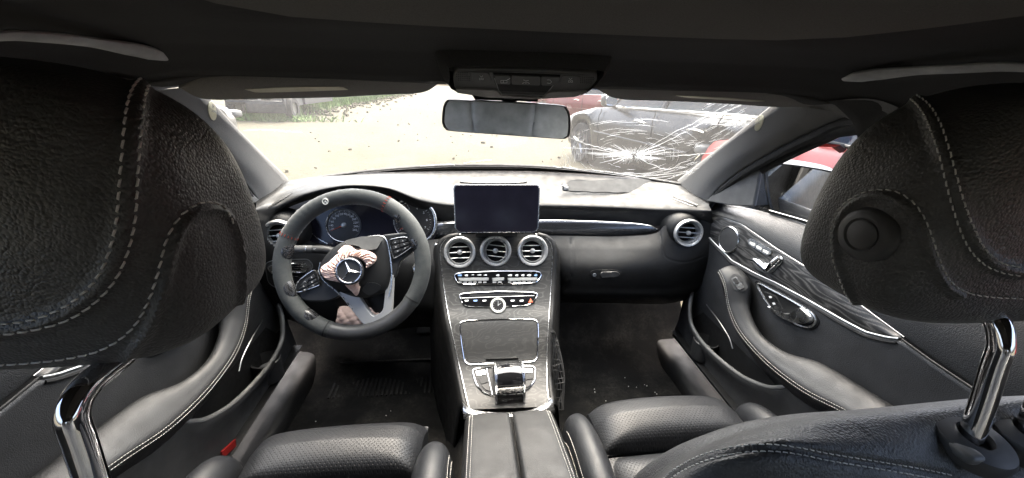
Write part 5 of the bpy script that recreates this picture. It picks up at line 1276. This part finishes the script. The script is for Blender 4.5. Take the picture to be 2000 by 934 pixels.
def door(sx):
    lab = ('black leather passenger door panel with dark wood trim and chrome handle' if sx > 0 else 'black leather driver door panel behind the left headrest')
    t = thing('door_panel', lab, 'door panel', (sx*.68, .6, .38), 'front door panels')
    f = (lambda g: G(g.V.copy(), g.F)) if sx > 0 else mir
    v = lambda P: np.asarray(P)*A(sx, 1, 1)
    f(UPD).build('upper_pad', 'door_upper', t, solid=.003)
    w = f(WD).build('wood_trim', 'ash_wood_long', t, solid=.003)
    low = np.array([[xin(y)-.009, y, ip(y, Z_WB)-.001] for y in np.linspace(1.01, .455, 60)])
    tube(v(low), .0026, 10).build('bright_moulding', 'satin_dark', w)
    tube(v(low+A(-.001, 0, -.008)), .0028, 8).build('lower_piping', 'dark_plastic', w)
    tp_ = np.array([[xin(y)-.0012, y, ip(y, Z_WT)] for y in np.linspace(1.02, .455, 60)]); tube(v(tp_), .0007, 8).build('bright_line', 'satin_dark', w)
    f(IN).build('insert_panel', 'leather_panel', t, solid=.003)
    sm = np.array([[xin(y)-.009, y, ip(y, Z_WT)-.001] for y in np.linspace(.452, .25, 20)]); tube(v(sm), .0018, 8).build('panel_seam', 'dark_plastic', t)
    am = f(AM).build('door_arm_rest', 'leather_fine', t)
    AMo = f(AM)
    edge = cr_u(ro, 120)[6:]; e_n = np.repeat(A(-.7*sx, 0, .7)[None], len(edge), 0)
    for dx, dz in ((-.0035, -.0065), (-.0015, -.0005)): stitches(v(edge+A(dx, 0, dz)), e_n, .0032, .0015, .0004, .0004).build('stitching', 'stitch', am, kind='stuff')
    pk = f(PK).build('map_pocket', 'hard_plastic', t, solid=.003)
    tube(v(cr_u(rim, 90)+A(.002, 0, .001)), .0055, 10).build('pocket_rim', 'grey_plastic', pk)
    f(BK).build('pocket_back', 'dark_plastic', t); f(FLp).build('pocket_floor', 'dark_plastic', t)
    cc_ = v(A(.628, .862, .50)); lathe([(.034, -.06), (.036, .0), (.033, .002), (.031, -.05), (.0001, -.05)], cc_, A(0, 0, 1), 32).build('cup_holder', 'black_plastic', t)
    lathe([(.026, -.035), (.024, -.028), (.0001, -.028)], cc_, A(0, 0, 1), 28).build('cup_mat', 'grey_plastic', t)
    tube(v([A(.655, .94, .58), A(.640, .90, .588), A(.63, .84, .588), A(.625, .78, .575), A(.62, .75, .56)]), .0016, 8, samples=30).build('holder_edge', 'satin_dark', t)
    rr_ = box(v(A(.607, .635, .448)), (.004, .045, .016), rotx(-.35)); rr_.build('reflector', 'red_plastic', t)
    g = net([[A(.66, .235, z) for z in (.40, .7, .93)], [A(.70, .225, z) for z in (.40, .7, .93)], [A(.74, .22, z) for z in (.40, .7, .93)]], 6, 10); f(g).build('rear_edge', 'dark_plastic', t)
    tube(v(frame), .013, 10, samples=50, flat=1.4).build('window_frame', 'dark_plastic', t)
    f(GL).build('window_glass', 'glass_side', t)
    bl_ = np.array([[xin(y)+.050, y, ip(y, Z_BELT)+.008] for y in np.linspace(.86, .25, 30)]); tube(v(bl_), .0032, 8).build('belt_seal', 'rubber', t)
    tube(v(bl_+A(-.004, 0, .002)), .0012, 6).build('belt_bright_line', 'satin_dark', t)
    sail = np.array([A(.640, 1.03, .888), A(.646, 1.0, .925), A(.650, .94, .985), A(.652, .89, 1.025), A(.652, .868, 1.03), A(.655, .862, .99), A(.658, .858, .925), A(.650, .93, .905)])
    slab_poly(v(sail), A(-sx, 0, 0), -.004, .006).build('sail_panel', 'grey_plastic', t, bevel=.004)
    # window switch on the arm rest
    def surf(g):
        return (lambda px, py: (lambda h: (h[0]*A(sx, 1, 1), h[1]*A(sx, 1, 1)))(g.hit(px, py)))
    def dslab(name, g, pix, mat, t0, t1, r=3, parent=None, bev=.0):
        P, N = g.trace(lin(pix_round(pix, r), 40, True), 40, True, smooth=False)
        s_ = slab_poly(P, N, t0, t1); s_ = s_ if sx > 0 else mir(s_); return s_.build(name, mat, parent if parent is not None else t, bevel=bev)
    o = dslab('switch_plate', AM, [(1424, 545), (1434, 534), (1452, 545), (1462, 562), (1450, 570), (1434, 566)], 'black_plastic', -.001, .0015, 4)
    o = dslab('window_switch', AM, [(1428, 546), (1438, 541), (1454, 562), (1443, 567)], 'satin', .001, .004, 3)
    dslab('rocker', AM, [(1431, 547), (1437, 544), (1444, 553), (1437, 556)], 'dark_plastic', .003, .0048, 2, o)
    # handle bowl
    HP = [(1481, 557), (1489, 573), (1500, 591), (1516, 609), (1540, 624), (1564, 636), (1580, 639), (1591, 634), (1595, 624), (1588, 612), (1565, 597), (1535, 580), (1508, 566), (1488, 555)]
    P, N = IN.trace(HP, 80, True); Q = v(P); NN = N*A(sx, 1, 1)
    bw = slab_poly(Q, NN, -.001, .0012).build('handle_bowl', 'dark_plastic', t)
    tube(Q+NN*.002, .0026, 8, closed=True).build('bright_frame', 'satin', bw); 
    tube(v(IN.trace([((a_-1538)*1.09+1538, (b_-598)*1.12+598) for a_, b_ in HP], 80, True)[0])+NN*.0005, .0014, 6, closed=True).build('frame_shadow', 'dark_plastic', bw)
    pl_ = dslab('lock_plate', IN, [(1493, 568), (1518, 578), (1532, 604), (1509, 596)], 'black_plastic', .001, .004, 2, bw)
    for q in ([(1496, 570), (1517, 579), (1523, 590), (1502, 582)], [(1503, 584), (1524, 592), (1530, 602), (1509, 594)]):
        kb = dslab('lock_key', IN, q, 'dark_plastic', .003, .0062, 2, bw)
        cx_, cy_ = np.mean(q, 0); dslab('lock_symbol', IN, [(cx_-3.5, cy_-2), (cx_+1, cy_-2.5), (cx_+3.5, cy_+1.5), (cx_-1.5, cy_+2.2)], 'white_icon', .0062, .0067, 1, bw)
    LV = [(1505, 598), (1520, 606), (1538, 611), (1554, 611), (1566, 605), (1573, 600), (1584, 610), (1592, 622), (1588, 630), (1572, 631), (1550, 627), (1528, 617)]
    P, N = IN.trace(LV, 60, True); Q = v(P); NN = N*A(sx, 1, 1); c_ = Q.mean(0)
    g = grid(np.array([Q+NN*.003, Q+NN*.008, c_+(Q-c_)*.93+NN*.012, c_+(Q-c_)*.5+NN*.0135, c_+(Q-c_)*.05+NN*.0135]), closed_v=True); g.build('handle_lever', 'satin', t)
    # speaker, memory keys, seat-shaped switch on the wood
    p, n = WD.hit(1424, 468); p, n = p*A(sx, 1, 1), n*A(sx, 1, 1)
    sp_ = lathe([(.0375, -.004), (.0378, .0025), (.0358, .0045), (.0345, .0025)], p, n, 48).build('speaker_ring', 'satin', t)
    lathe([(.0347, .0022), (.024, .0034), (.010, .0038), (.0001, .0039)], p, n, 40).build('speaker_grille', 'mesh_cover', sp_)
    mk = dslab('memory_panel', WD, [(1462, 468), (1470, 466), (1508, 488), (1509, 496), (1500, 500), (1464, 478)], 'satin', -.001, .0035, 5)
    for k in range(3): dslab('memory_key', WD, [(1467+13*k, 472+7.6*k), (1477+13*k, 477+7.6*k), (1477+13*k, 482+7.6*k), (1467+13*k, 477+7.6*k)], 'clock_ring', .003, .0048, 2, mk)
    sb_ = dslab('seat_switch_base', WD, [(1470, 512), (1478, 504), (1500, 516), (1516, 500), (1529, 500), (1530, 510), (1514, 530), (1500, 535), (1480, 527)], 'satin_dark', -.001, .002, 5)
    for pts_ in ([(1474, 508), (1484, 512), (1500, 527)], [(1503, 528), (1514, 516), (1527, 504)]):
        P = np.array([WD.hit(*q)[0]+WD.hit(*q)[1]*.006 for q in pts_]); tube(v(P), [.006, .0095, .0065], 14, samples=20).build('seat_switch', 'chrome', sb_)
    return t
door(1); door(-1)

# outside mirror on the passenger side
sm = thing('side_mirror', 'black passenger side mirror seen through the side window', 'side mirror', (.80, .95, .87))
_mc = A(.82, .93, .97); SMP = Plane(_mc, unit(A(.70, .30, .70)-_mc)-unit(_mc-CAM))
mp_ = [(1500, 330), (1520, 322), (1570, 327), (1625, 338), (1640, 352), (1640, 410), (1630, 424), (1570, 424), (1525, 418), (1508, 402), (1502, 370)]
P, N = SMP.trace(cr(mp_, 60, True)); c_ = P.mean(0); n_ = SMP.n
g = grid(np.array([c_+(P-c_)*.35-n_*.13, c_+(P-c_)*.75-n_*.11, c_+(P-c_)*1.02-n_*.06, c_+(P-c_)*1.08-n_*.01, c_+(P-c_)*1.07+n_*.006, c_+(P-c_)*1.0+n_*.004, c_+(P-c_)*.985-n_*.006]), closed_v=True); g.F.append(tuple(range(60))); g.build('housing', 'car_dark', sm)
slab_poly(c_+(P-c_)*.985, n_, -.008, -.002).build('mirror_glass', 'mirror_glass', sm)
foot = [SMP.hit(1478, 412)[0]+A(-.03, .03, -.02), SMP.hit(1490, 395)[0]-n_*.04, SMP.hit(1520, 385)[0]-n_*.05]
tube(foot, [.03, .028, .04], 16, samples=14).build('mirror_foot', 'black_plastic', sm)
P, N = Plane(A(.76, .95, .97), A(-.3, -1, .05)).trace([(1474, 338), (1498, 330), (1500, 372), (1506, 404), (1474, 408)]); slab_poly(P, unit(A(-.3, -1, .05)), -.04, -.01).build('inner_cowl', 'car_dark', sm, bevel=.006)
# ------------------------------------------------------------------ windscreen cracks
def crack(pix, r=.0006, n=24, off=.0012, jit=0.6):
    Q = cr(pix, n) if len(pix) > 2 else lin(pix, n)
    Q = Q+rng.normal(0, jit, Q.shape)*np.sin(np.linspace(0, math.pi, n))[:, None]
    P = []
    for q in Q:
        h = WS.hit(*q)
        if h: P.append(h[0]+h[1]*off)
    if len(P) < 3: return None
    k = len(P); rr = .5*r*(.35+.65*np.sin(np.linspace(.15, math.pi-.15, k)))
    return tube(np.array(P), rr, 4)
CX, CY = 1238, 304
g = G()
def addc(*a_, **k_):
    t_ = crack(*a_, **k_)
    if t_ is not None: g.join(t_)
for k in range(120):     # dense short rays, longest sideways
    a_ = rng.uniform(0, 2*math.pi); hz = abs(math.cos(a_))**1.5; L0 = rng.uniform(2, 14); L1 = L0+rng.uniform(6, 30)+hz*rng.uniform(0, 75)
    p0 = (CX+L0*math.cos(a_), CY+L0*.35*math.sin(a_)-2); p1 = (CX+L1*math.cos(a_), CY+L1*.42*math.sin(a_)-L1*.05)
    addc([p0, p1], r=rng.uniform(.0003, .0008), n=8, jit=.4)
g.build('impact_star', 'crack_white', ws, kind='stuff'); g = G()
for k in range(85):      # broken rings round the impact
    R = rng.choice([58, 78, 92, 104, 118, 132, 150])+rng.normal(0, 5); a0 = rng.uniform(0, 2*math.pi); da = rng.uniform(.15, .5); R *= 1-.12*abs(math.cos(a0))
    pts_ = [(CX+R*math.cos(t_)-4, CY+R*.40*math.sin(t_)+(2 if math.sin(t_) > 0 else -R*.10)) for t_ in np.linspace(a0, a0+da, 5)]
    addc(pts_, r=rng.uniform(.0002, .0006), n=14, jit=.3)
for R, t0_, t1_ in ((112, .5, 2.2), (134, .3, 2.7), (148, .9, 2.9), (124, .2, 1.1)):
    addc([(CX+R*math.cos(t_)-6+rng.normal(0, 2), CY+R*.28*math.sin(t_)+4+rng.normal(0, 1)) for t_ in np.linspace(t0_, t1_, 7)], r=.0007, n=40, jit=.3)
g.build('crack_rings', 'crack_white', ws, kind='stuff')
long_ = [[(1112, 268), (1150, 282), (1190, 292), (1230, 302)], [(1100, 288), (1150, 290), (1236, 303)], [(1246, 300), (1300, 276), (1360, 246), (1420, 216), (1465, 197)], [(1250, 298), (1310, 262), (1370, 232), (1430, 198)],
         [(1300, 305), (1370, 300), (1395, 298)], [(1296, 352), (1330, 340), (1350, 334)], [(1240, 306), (1300, 330), (1330, 318), (1350, 312)], [(1334, 336), (1352, 334)],
         [(1100, 334), (1104, 318), (1098, 300), (1106, 284)], [(1112, 326), (1116, 300), (1122, 284), (1126, 300), (1120, 318)], [(1104, 300), (1110, 312), (1104, 325)],
         [(475, 254), (510, 253), (550, 255), (590, 258)], [(820, 324), (870, 321), (925, 326), (940, 330)], [(1080, 324), (1120, 334), (1160, 338)], [(1100, 326), (1170, 336), (1240, 342)], [(905, 318), (945, 313), (960, 312)]]
for k in range(60):
    x, y = rng.uniform(1370, 1455), rng.uniform(196, 272); l = rng.uniform(12, 46); long_.append([(x, y), (x+l*.8, y-l*.42)])
for k in range(26):
    x, y = rng.uniform(1270, 1395), rng.uniform(262, 350); l = rng.uniform(10, 34); long_.append([(x, y), (x+l, y-l*rng.uniform(-.1, .5))])
for i, q in enumerate(long_):
    t_ = crack(q, r=.0009 if i < 16 else .0005, n=22, jit=.7)
    if t_ is not None: t_.build('crack', 'crack_white', ws)
for q in ([(1165, 212), (1146, 236), (1141, 270), (1142, 325)], [(1398, 202), (1380, 228), (1345, 252), (1328, 275), (1312, 296)], [(1290, 325), (1272, 345)]):
    t_ = crack(q, r=.0006, n=26, jit=.5)
    if t_ is not None: t_.build('dark_crack', 'dark_plastic', ws)
g = G()
for k in range(60):
    h = WS.hit(CX+rng.normal(0, 22), CY-4+rng.normal(0, 5))
    if h: g.join(box(h[0]+h[1]*.002, rng.uniform(.0008, .003, 3), rotz(rng.uniform(0, 3))@rotx(rng.uniform(0, 3))))
g.build('glass_crumbs', 'crack_white', ws, kind='stuff', smooth=False)

# ------------------------------------------------------------------ own bonnet, cowl and wiper
bon = net([[A(x, y, z-.05*(x/.75)**2-.02*(x/.75)**4) for x in np.linspace(-.78, .78, 9)] for y, z in ((1.50, .835), (1.7, .82), (2.0, .785), (2.3, .735), (2.5, .68), (2.56, .62))], 24, 30)
bn_o = bon.build('bonnet', 'car_black', None, solid=.003); tag(bn_o, 'dark bonnet of this car just beyond the windscreen', 'bonnet')
cw = thing('cowl_panel', 'grey plastic cowl strip with wiper below the windscreen', 'cowl', (0, 1.43, .87))
rows = [[A(*p)+A(0, .004, -.006) for p in RW_B], [A(*p)+A(0, .035, -.006) for p in RW_B], [A(*p)+A(0, .075, -.022) for p in RW_B], [A(*p)+A(0, .11, -.05) for p in RW_B]]
net(rows, 10, 50).build('panel', 'grey_plastic', cw, solid=.003)
wp_ = [A(*RW_B[k])+A(0, .06, -.028) for k in (1, 2, 3, 4)]
tube(wp_, .006, 8, samples=40, flat=.6).build('wiper_blade', 'rubber', cw); tube(np.array(wp_)+A(0, .012, .010), .005, 8, samples=40).build('wiper_arm', 'black_plastic', cw)

# ------------------------------------------------------------------ vehicles in the yard
def vehicle(label, paint, P0, head, L=4.7, axle=2.85, fo=.85, belt=.93, roof=1.44, side=1, group=None, red_lamp=False, name='parked_car', glassmat='glass_car', moulding=True, cls='car'):
    """P0 = ground point under the front axle on the flank that faces this car; head = unit heading; side=+1: body lies to the right of the heading seen from above"""
    hd = unit(A(*head, 0)); wd = side*A(hd[1], -hd[0], 0); W = 1.80
    loc = lambda s, w, z: A(P0[0], P0[1], 0)-hd*s+wd*w+A(0, 0, z)     # s rearwards from the front axle, w into the body
    t = thing(name, label, cls, tuple(loc(axle/2, W/2, 0)), group)
    S = np.linspace(-fo, L-fo, 70); rows = []
    zt = lambda s: np.interp(s, [-fo, -fo+.08, -fo+.3, .35, .75, 3.0, L-fo-.12, L-fo], [.52, .66, .74, .90, belt, belt+.05, belt+.03, .62])
    zb = lambda s: np.interp(s, [-fo, -fo+.15, axle, L-fo-.15, L-fo], [.30, .22, .22, .24, .34])
    def arch(s):
        for a_ in (0.0, axle):
            if abs(s-a_) < .37: return math.sqrt(.37**2-(s-a_)**2)+.30
        return 0
    inset = lambda s: .55*np.interp(abs((s-(L/2-fo))/(L/2)), [0, .75, .9, 1.0], [0, .05, .16, .5])
    for s in S:
        b0 = max(zb(s), arch(s)); z1 = zt(s); i0 = inset(s); r_ = []
        for f, w in ((0, .05), (.08, .01), (.3, -.015), (.55, -.03), (.72, -.028), (.80, -.004), (.9, .012), (1, .05)): r_.append(loc(s, w+i0, b0+(z1-b0)*f))
        for f in (.1, .3, .5, .7, .9): r_.append(loc(s, .05+i0+(W-.1-2*i0)*f, z1+.03*math.sin(math.pi*f)))
        for f, w in ((1, .05), (.8, .0), (.5, -.03), (.1, .0), (0, .05)): r_.append(loc(s, W-(w+i0), b0+(z1-b0)*f))
        rows.append(r_)
    g = grid(np.array(rows)); g.F.append(tuple(range(18))); g.F.append(tuple(range(69*18, 70*18))[::-1]); g.build('body', paint, t)
    # greenhouse
    gs_ = [(.72, belt), (1.35, roof-.06), (2.0, roof), (2.8, roof-.03), (3.3, roof-.14), (3.75, belt+.06)]
    for w0, nm in ((.10, 'near'), (W-.10, 'far')):
        poly = [loc(s, w0+(.0 if z < belt+.1 else (.16 if nm == 'near' else -.16)*(z-belt)/.5), z) for s, z in gs_]
        if nm == 'near': NPY = poly
        slab_poly(np.array(poly), wd*(-1 if nm == 'near' else 1), -.002, .002).build('side_window', glassmat, t)
    Pn = cr_u(np.array([loc(s, .10+.16*(z-belt)/.5, z) for s, z in gs_]), 50); Pf = cr_u(np.array([loc(s, W-.10-.16*(z-belt)/.5, z) for s, z in gs_]), 50)
    rf = np.array([[a_*(1-f)+b_*f+A(0, 0, .04*math.sin(math.pi*f)) for f in np.linspace(0, 1, 9)] for a_, b_ in zip(Pn, Pf)])
    grid(rf[14:37]).build('roof', paint, t, solid=.02); grid(rf[:15]).build('front_screen', glassmat, t); grid(rf[36:]).build('rear_screen', glassmat, t)
    tube(Pn, .022, 8).build('window_frame', paint, t)
    tube([loc(s, .03, zt(s)+.012) for s in np.linspace(.72, 3.7, 30)], .012, 8).build('belt_moulding', 'chrome' if moulding else 'rubber', t)
    for s in (1.85,): tube([loc(s, .10, belt+.02), loc(s+.04, .25, roof-.03)], .035, 8).build('door_pillar', 'car_dark', t)
    for q in ([(.62, .90), (.60, .6), (.72, .28)], [(1.85, .95), (1.86, .6), (1.82, .27)], [(2.85, .98), (2.7, .72), (2.42, .50), (2.40, .27)]):
        tube([loc(s, -.026, z) if z < .85 else loc(s, .0, z) for s, z in cr(q, 14)], .006, 6).build('door_gap', 'dark_plastic', t)
    tube([loc(s, -.028, .56+.0*s) for s in np.linspace(.5, 2.5, 12)], .012, 8).build('side_crease', paint, t)
    for s in (1.62, 2.58):
        o = tube([loc(s-.11, -.045, .80), loc(s-.05, -.06, .815), loc(s+.05, -.06, .815), loc(s+.11, -.04, .80)], .016, 10, samples=14, flat=.6).build('door_handle', 'satin' if moulding else paint, t)
    mb = superell(loc(.98, -.13, belt+.10), .07, .10, .085, .6, .6, 24, 16, rotz(math.atan2(hd[1], hd[0])+math.pi/2*0)).build('wing_mirror', paint, t)
    c_ = loc(1.055, -.13, belt+.10); cp2 = [c_+wd*a_+A(0, 0, b_) for a_, b_ in rrect(.17, .12, .04)]; slab_poly(np.array(cp2), -hd, 0, .012).build('mirror_glass', 'mirror_glass', mb)
    tube([loc(.95, .03, belt), loc(.97, -.08, belt+.05)], .025, 8).build('mirror_foot', 'car_dark', t)
    for s in (0.0, axle):
        for w, dr in ((.10, -1), (W-.10, 1)):
            c_ = loc(s, w, .32); wh = lathe([(.20, -.09), (.30, -.10), (.32, -.06), (.32, .06), (.30, .10), (.21, .09)], c_, wd*dr, 36).build('wheel', 'tyre', t)
            lathe([(.21, .085), (.20, .05), (.06, .06), (.0001, .065)], c_, wd*dr, 30).build('rim', 'wheel_metal', wh)
            sp_ = G(); u1 = hd; u2 = A(0, 0, 1)
            for k in range(5):
                a_ = k*2*math.pi/5+.3; e = u1*math.cos(a_)+u2*math.sin(a_); sp_.join(tube([c_+wd*dr*.08+e*.03, c_+wd*dr*.095+e*.20], [.032, .022], 6))
            sp_.build('rim_spokes', 'wheel_metal', wh, kind='stuff')
            lathe([(.36, -.12), (.36, .0)], c_+A(0, 0, .0), wd*dr, 30).build('wheel_arch', 'dark_plastic', t)
    lampm = 'tail_red'
    for w in (.12, W-.12): superell(loc(L-fo-.06, w+(.1 if w < 1 else -.1), .80), .16, .10, .09, .5, .5, 20, 12, rotz(math.atan2(hd[1], hd[0])-math.pi/2)).build('tail_lamp', lampm, t)
    for w in (.18, W-.18): superell(loc(-fo+.10, w+(.06 if w < 1 else -.06), .63), .17, .12, .06, .5, .5, 20, 12, rotz(math.atan2(hd[1], hd[0])-math.pi/2)).build('head_lamp', 'engine_pale', t)
    return t
vehicle('dark saloon parked ahead, seen through the cracked side of the windscreen', 'car_black', (1.74, 6.35), (-.215, .977), side=1, group='cars in the yard')
vehicle('red car farther off, its front wheel beside the dark saloon', 'car_red', (2.35, 13.6), (-.55, .835), side=1, group='cars in the yard')
vehicle('red car parked close outside the passenger window', 'car_red', (2.15, 3.0), (.06, .998), belt=.90, side=1, group='cars in the yard', moulding=False)
vehicle('white car at the far left edge beside the driver pillar', 'car_white', (-3.75, 6.0), (.05, .998), side=-1, group='cars in the yard', moulding=False)
vehicle('blue saloon parked beyond the dark saloon on the right', 'car_blue', (6.6, 8.6), (-.3, .95), side=1, group='cars in the yard')

# the wreck with its front torn off
wk = thing('wrecked_vehicle', 'wrecked car with torn off front and bare engine near the fence', 'wreck', (-6.3, 12.4, 0))
def wp(x, y, z): return A(-6.25+x, 12.1+y, z)
for x in (-.78, .78):
    P = np.array([wp(x, 0.05, .35), wp(x, 0.0, .62), wp(x*.98, .1, .86), wp(x*.95, .9, .92), wp(x*.95, 1.3, .95), wp(x, 1.3, .4), wp(x, .72, .36), wp(x, .62, .62), wp(x, .38, .70), wp(x, .14, .6)])
    slab_poly(P, A(1, 0, 0), -.03, .03).build('inner_wing', 'car_dark', wk)
slab_poly(np.array([wp(-.85, 1.35, .4), wp(.85, 1.35, .4), wp(.85, 1.35, .98), wp(.6, 1.5, 1.46), wp(-.6, 1.5, 1.46), wp(-.85, 1.35, .98)]), A(0, -1, 0), -2.6, .0).build('cabin', 'car_dark', wk)
slab_poly(np.array([wp(-.74, 1.33, .99), wp(.74, 1.33, .99), wp(.56, 1.47, 1.4), wp(-.56, 1.47, 1.4)]), A(0, -1, .3), -.01, .02).build('front_screen', 'glass_car', wk)
for z, r_, m_ in ((.98, .05, 'car_dark'), (.78, .055, 'engine_metal'), (.50, .06, 'engine_metal')):
    tube([wp(-.72, .02, z), wp(0, -.04, z), wp(.78, .02, z)], r_, 8).build('cross_member', m_, wk)
tube([wp(.45, -.06, .80), wp(.85, -.08, .82), wp(.93, -.02, .8)], .06, 8).build('bumper_beam', 'engine_pale', wk)
for k in range(14):
    c_ = wp(rng.uniform(-.62, .62), rng.uniform(.05, .8), rng.uniform(.45, .85)); superell(c_, rng.uniform(.08, .22), rng.uniform(.08, .2), rng.uniform(.07, .18), .35, .4, 18, 12, rotz(rng.uniform(0, 3))).build('engine_block', ('engine_metal', 'engine_pale', 'car_dark')[k % 3], wk)
for k in range(18):
    a_ = wp(rng.uniform(-.7, .7), rng.uniform(-.05, .6), rng.uniform(.4, .95)); d_ = rng.normal(0, .22, (4, 3)); tube(a_+np.cumsum(d_*A(1, .5, .6), 0)*.7, rng.uniform(.012, .035), 7, samples=16).build('hose', ('car_dark', 'engine_metal', 'engine_pale')[k % 3], wk)
g = net([[wp(x, -.06-.08*math.cos(x*1.6), z) for x in (-.2, .1, .4, .7, .85)] for z in (.50, .40, .30, .22)], 8, 14); g.build('lower_apron', 'engine_metal', wk, solid=.02)
for x in (-.80, .80):
    wh = lathe([(.18, -.1), (.30, -.1), (.33, 0), (.30, .1), (.18, .1)], wp(x, .45, .33), A(1, 0, 0), 28).build('wheel', 'tyre', wk); lathe([(.19, -.06), (.0001, -.05)], wp(x, .45, .33), A(-1, 0, 0), 20).build('rim', 'wheel_metal', wh)

# fence, grass, stones
fn = thing('panel_fence', 'pale panel fence along the far left of the yard', 'fence', (-7.0, 20, 0))
fa, fb = A(-7.2, 13.2, 0), A(-8.6, 60, 0); nP = 18
for k in range(nP):
    a_, b_ = fa+(fb-fa)*k/nP, fa+(fb-fa)*(k+1)/nP; d_ = unit(b_-a_); n_ = A(d_[1], -d_[0], 0)
    q = np.array([a_+d_*.06, b_-d_*.06, b_-d_*.06+A(0, 0, 1.95), a_+d_*.06+A(0, 0, 1.95)]); slab_poly(q, n_, -.03, .03).build('panel', 'fence_panel', fn)
    box(a_+A(0, 0, 1.02), (.10, .10, 2.04)).build('post', 'fence_post', fn)
    tube([a_+n_*.05+A(0, 0, 1.2), b_+n_*.05+A(0, 0, 1.2)], .025, 6).build('rail', 'fence_post', fn)
V, Fc = [], []
def blades(n, fx, hgt):
    for k in range(n):
        p = fx(); h = hgt*rng.uniform(.4, 1.2); a_ = rng.uniform(0, 6.28); w = rng.uniform(.012, .03); d_ = A(math.cos(a_), math.sin(a_), 0); ln = A(rng.normal(0, .12), rng.normal(0, .12), 0); i = len(V)
        V.extend([p-d_*w, p+d_*w, p+ln*.5+A(0, 0, h*.6)+d_*w*.6, p+ln+A(0, 0, h)]); Fc.extend([(i, i+1, i+2), (i, i+2, i+3)])
def near_fence():
    f = rng.uniform(0, 1)**1.7; p = fa+(fb-fa)*f; return p+A(.15+abs(rng.normal(0, .55)), 0, -.02)
blades(9000, near_fence, .42)
blades(900, lambda: A(-6.25+rng.normal(0, .9), 12.0+abs(rng.normal(0, .5)), -.02), .22)
tag(G(np.array(V), Fc).build('grass', 'grass', None, smooth=False), 'green grass strip growing along the fence foot', 'grass', kind='stuff')
g = G()
for k in range(160):
    y = 3+rng.uniform(0, 1)**1.6*28; x = rng.uniform(-.5, .3)*y*.9-.3; r_ = rng.uniform(.006, .022)*(1 if rng.uniform() > .05 else 1.8)
    b_ = box(A(x, y, r_*.25), A(1, rng.uniform(.6, 1), .6)*r_*2, rotz(rng.uniform(0, 3))@rotx(rng.uniform(-.6, .6))); g.join(b_)
for k in range(500):
    f = rng.uniform(0, .6); p = fa+(fb-fa)*f+A(1.2+abs(rng.normal(0, .7)), 0, .02); r_ = rng.uniform(.02, .06); g.join(box(p, A(1, .8, .7)*r_*2, rotz(rng.uniform(0, 3))@rotx(rng.uniform(-.6, .6))))
tag(g.build('stones', 'ground_dirt', None, smooth=False), 'loose stones scattered over the sandy yard', 'stones', kind='stuff')

# ------------------------------------------------------------------ small things in the footwells
mt_ = thing('floor_mat', 'dirty ribbed rubber mat in the driver footwell', 'floor mat', (-.36, .95, .28))
g = net([[A(x, y, np.interp(y, [.6, 1.0, 1.15, 1.2], [.284, .284, .352, .40])) for x in (-.56, -.36, -.15)] for y in (.62, .8, .98, 1.08, 1.15, 1.2)], 30, 12); g.build('sheet', 'rubber_mat', mt_, solid=-.004)
for k in range(26):
    x = -.52+k*.0145; box(A(x, .985, .290), (.006, .12, .005)).build('rib', 'rubber_mat', mt_)
tube([A(-.52, 1.05, .318), A(-.17, 1.05, .318)], .004, 6).build('rib_edge', 'rubber_mat', mt_)
tag(net([[A(x, y, .285+.003*math.sin(9*x+7*y)) for x in (.15, .3, .45, .55)] for y in (.60, .75, .9, 1.0)], 16, 16).build('floor_mat', 'carpet', None, solid=-.004), 'worn black carpet mat in the passenger footwell', 'floor mat')
pd_ = thing('foot_pedals', 'dark foot pedals deep in the driver footwell', 'pedals', (-.33, 1.15, .3))
box(A(-.38, 1.17, .47), (.09, .02, .07), rotx(-.5)).build('brake_pedal', 'rubber', pd_, bevel=.006); box(A(-.25, 1.17, .43), (.05, .02, .15), rotx(-.5)).build('accelerator_pedal', 'rubber', pd_, bevel=.006)
tube([A(-.38, 1.18, .47), A(-.38, 1.25, .62)], .01, 8).build('pedal_arm', 'dark_plastic', pd_)
g = G()
for k in range(70):
    x = rng.choice([rng.uniform(-.55, -.15), rng.uniform(.14, .52)]); g.join(box(A(x, rng.uniform(.62, .95), .2905), rng.uniform(.001, .0032, 3), rotz(rng.uniform(0, 3))@rotx(rng.uniform(0, 3))))
for k in range(26): g.join(box(A(-.50+rng.normal(0, .025), .74+rng.normal(0, .02), .2905), rng.uniform(.001, .003, 3), rotz(rng.uniform(0, 3))))
tag(g.build('glass_bits', 'debris', None, smooth=False), 'tiny pale glass crumbs scattered on the footwell carpets', 'debris', kind='stuff')
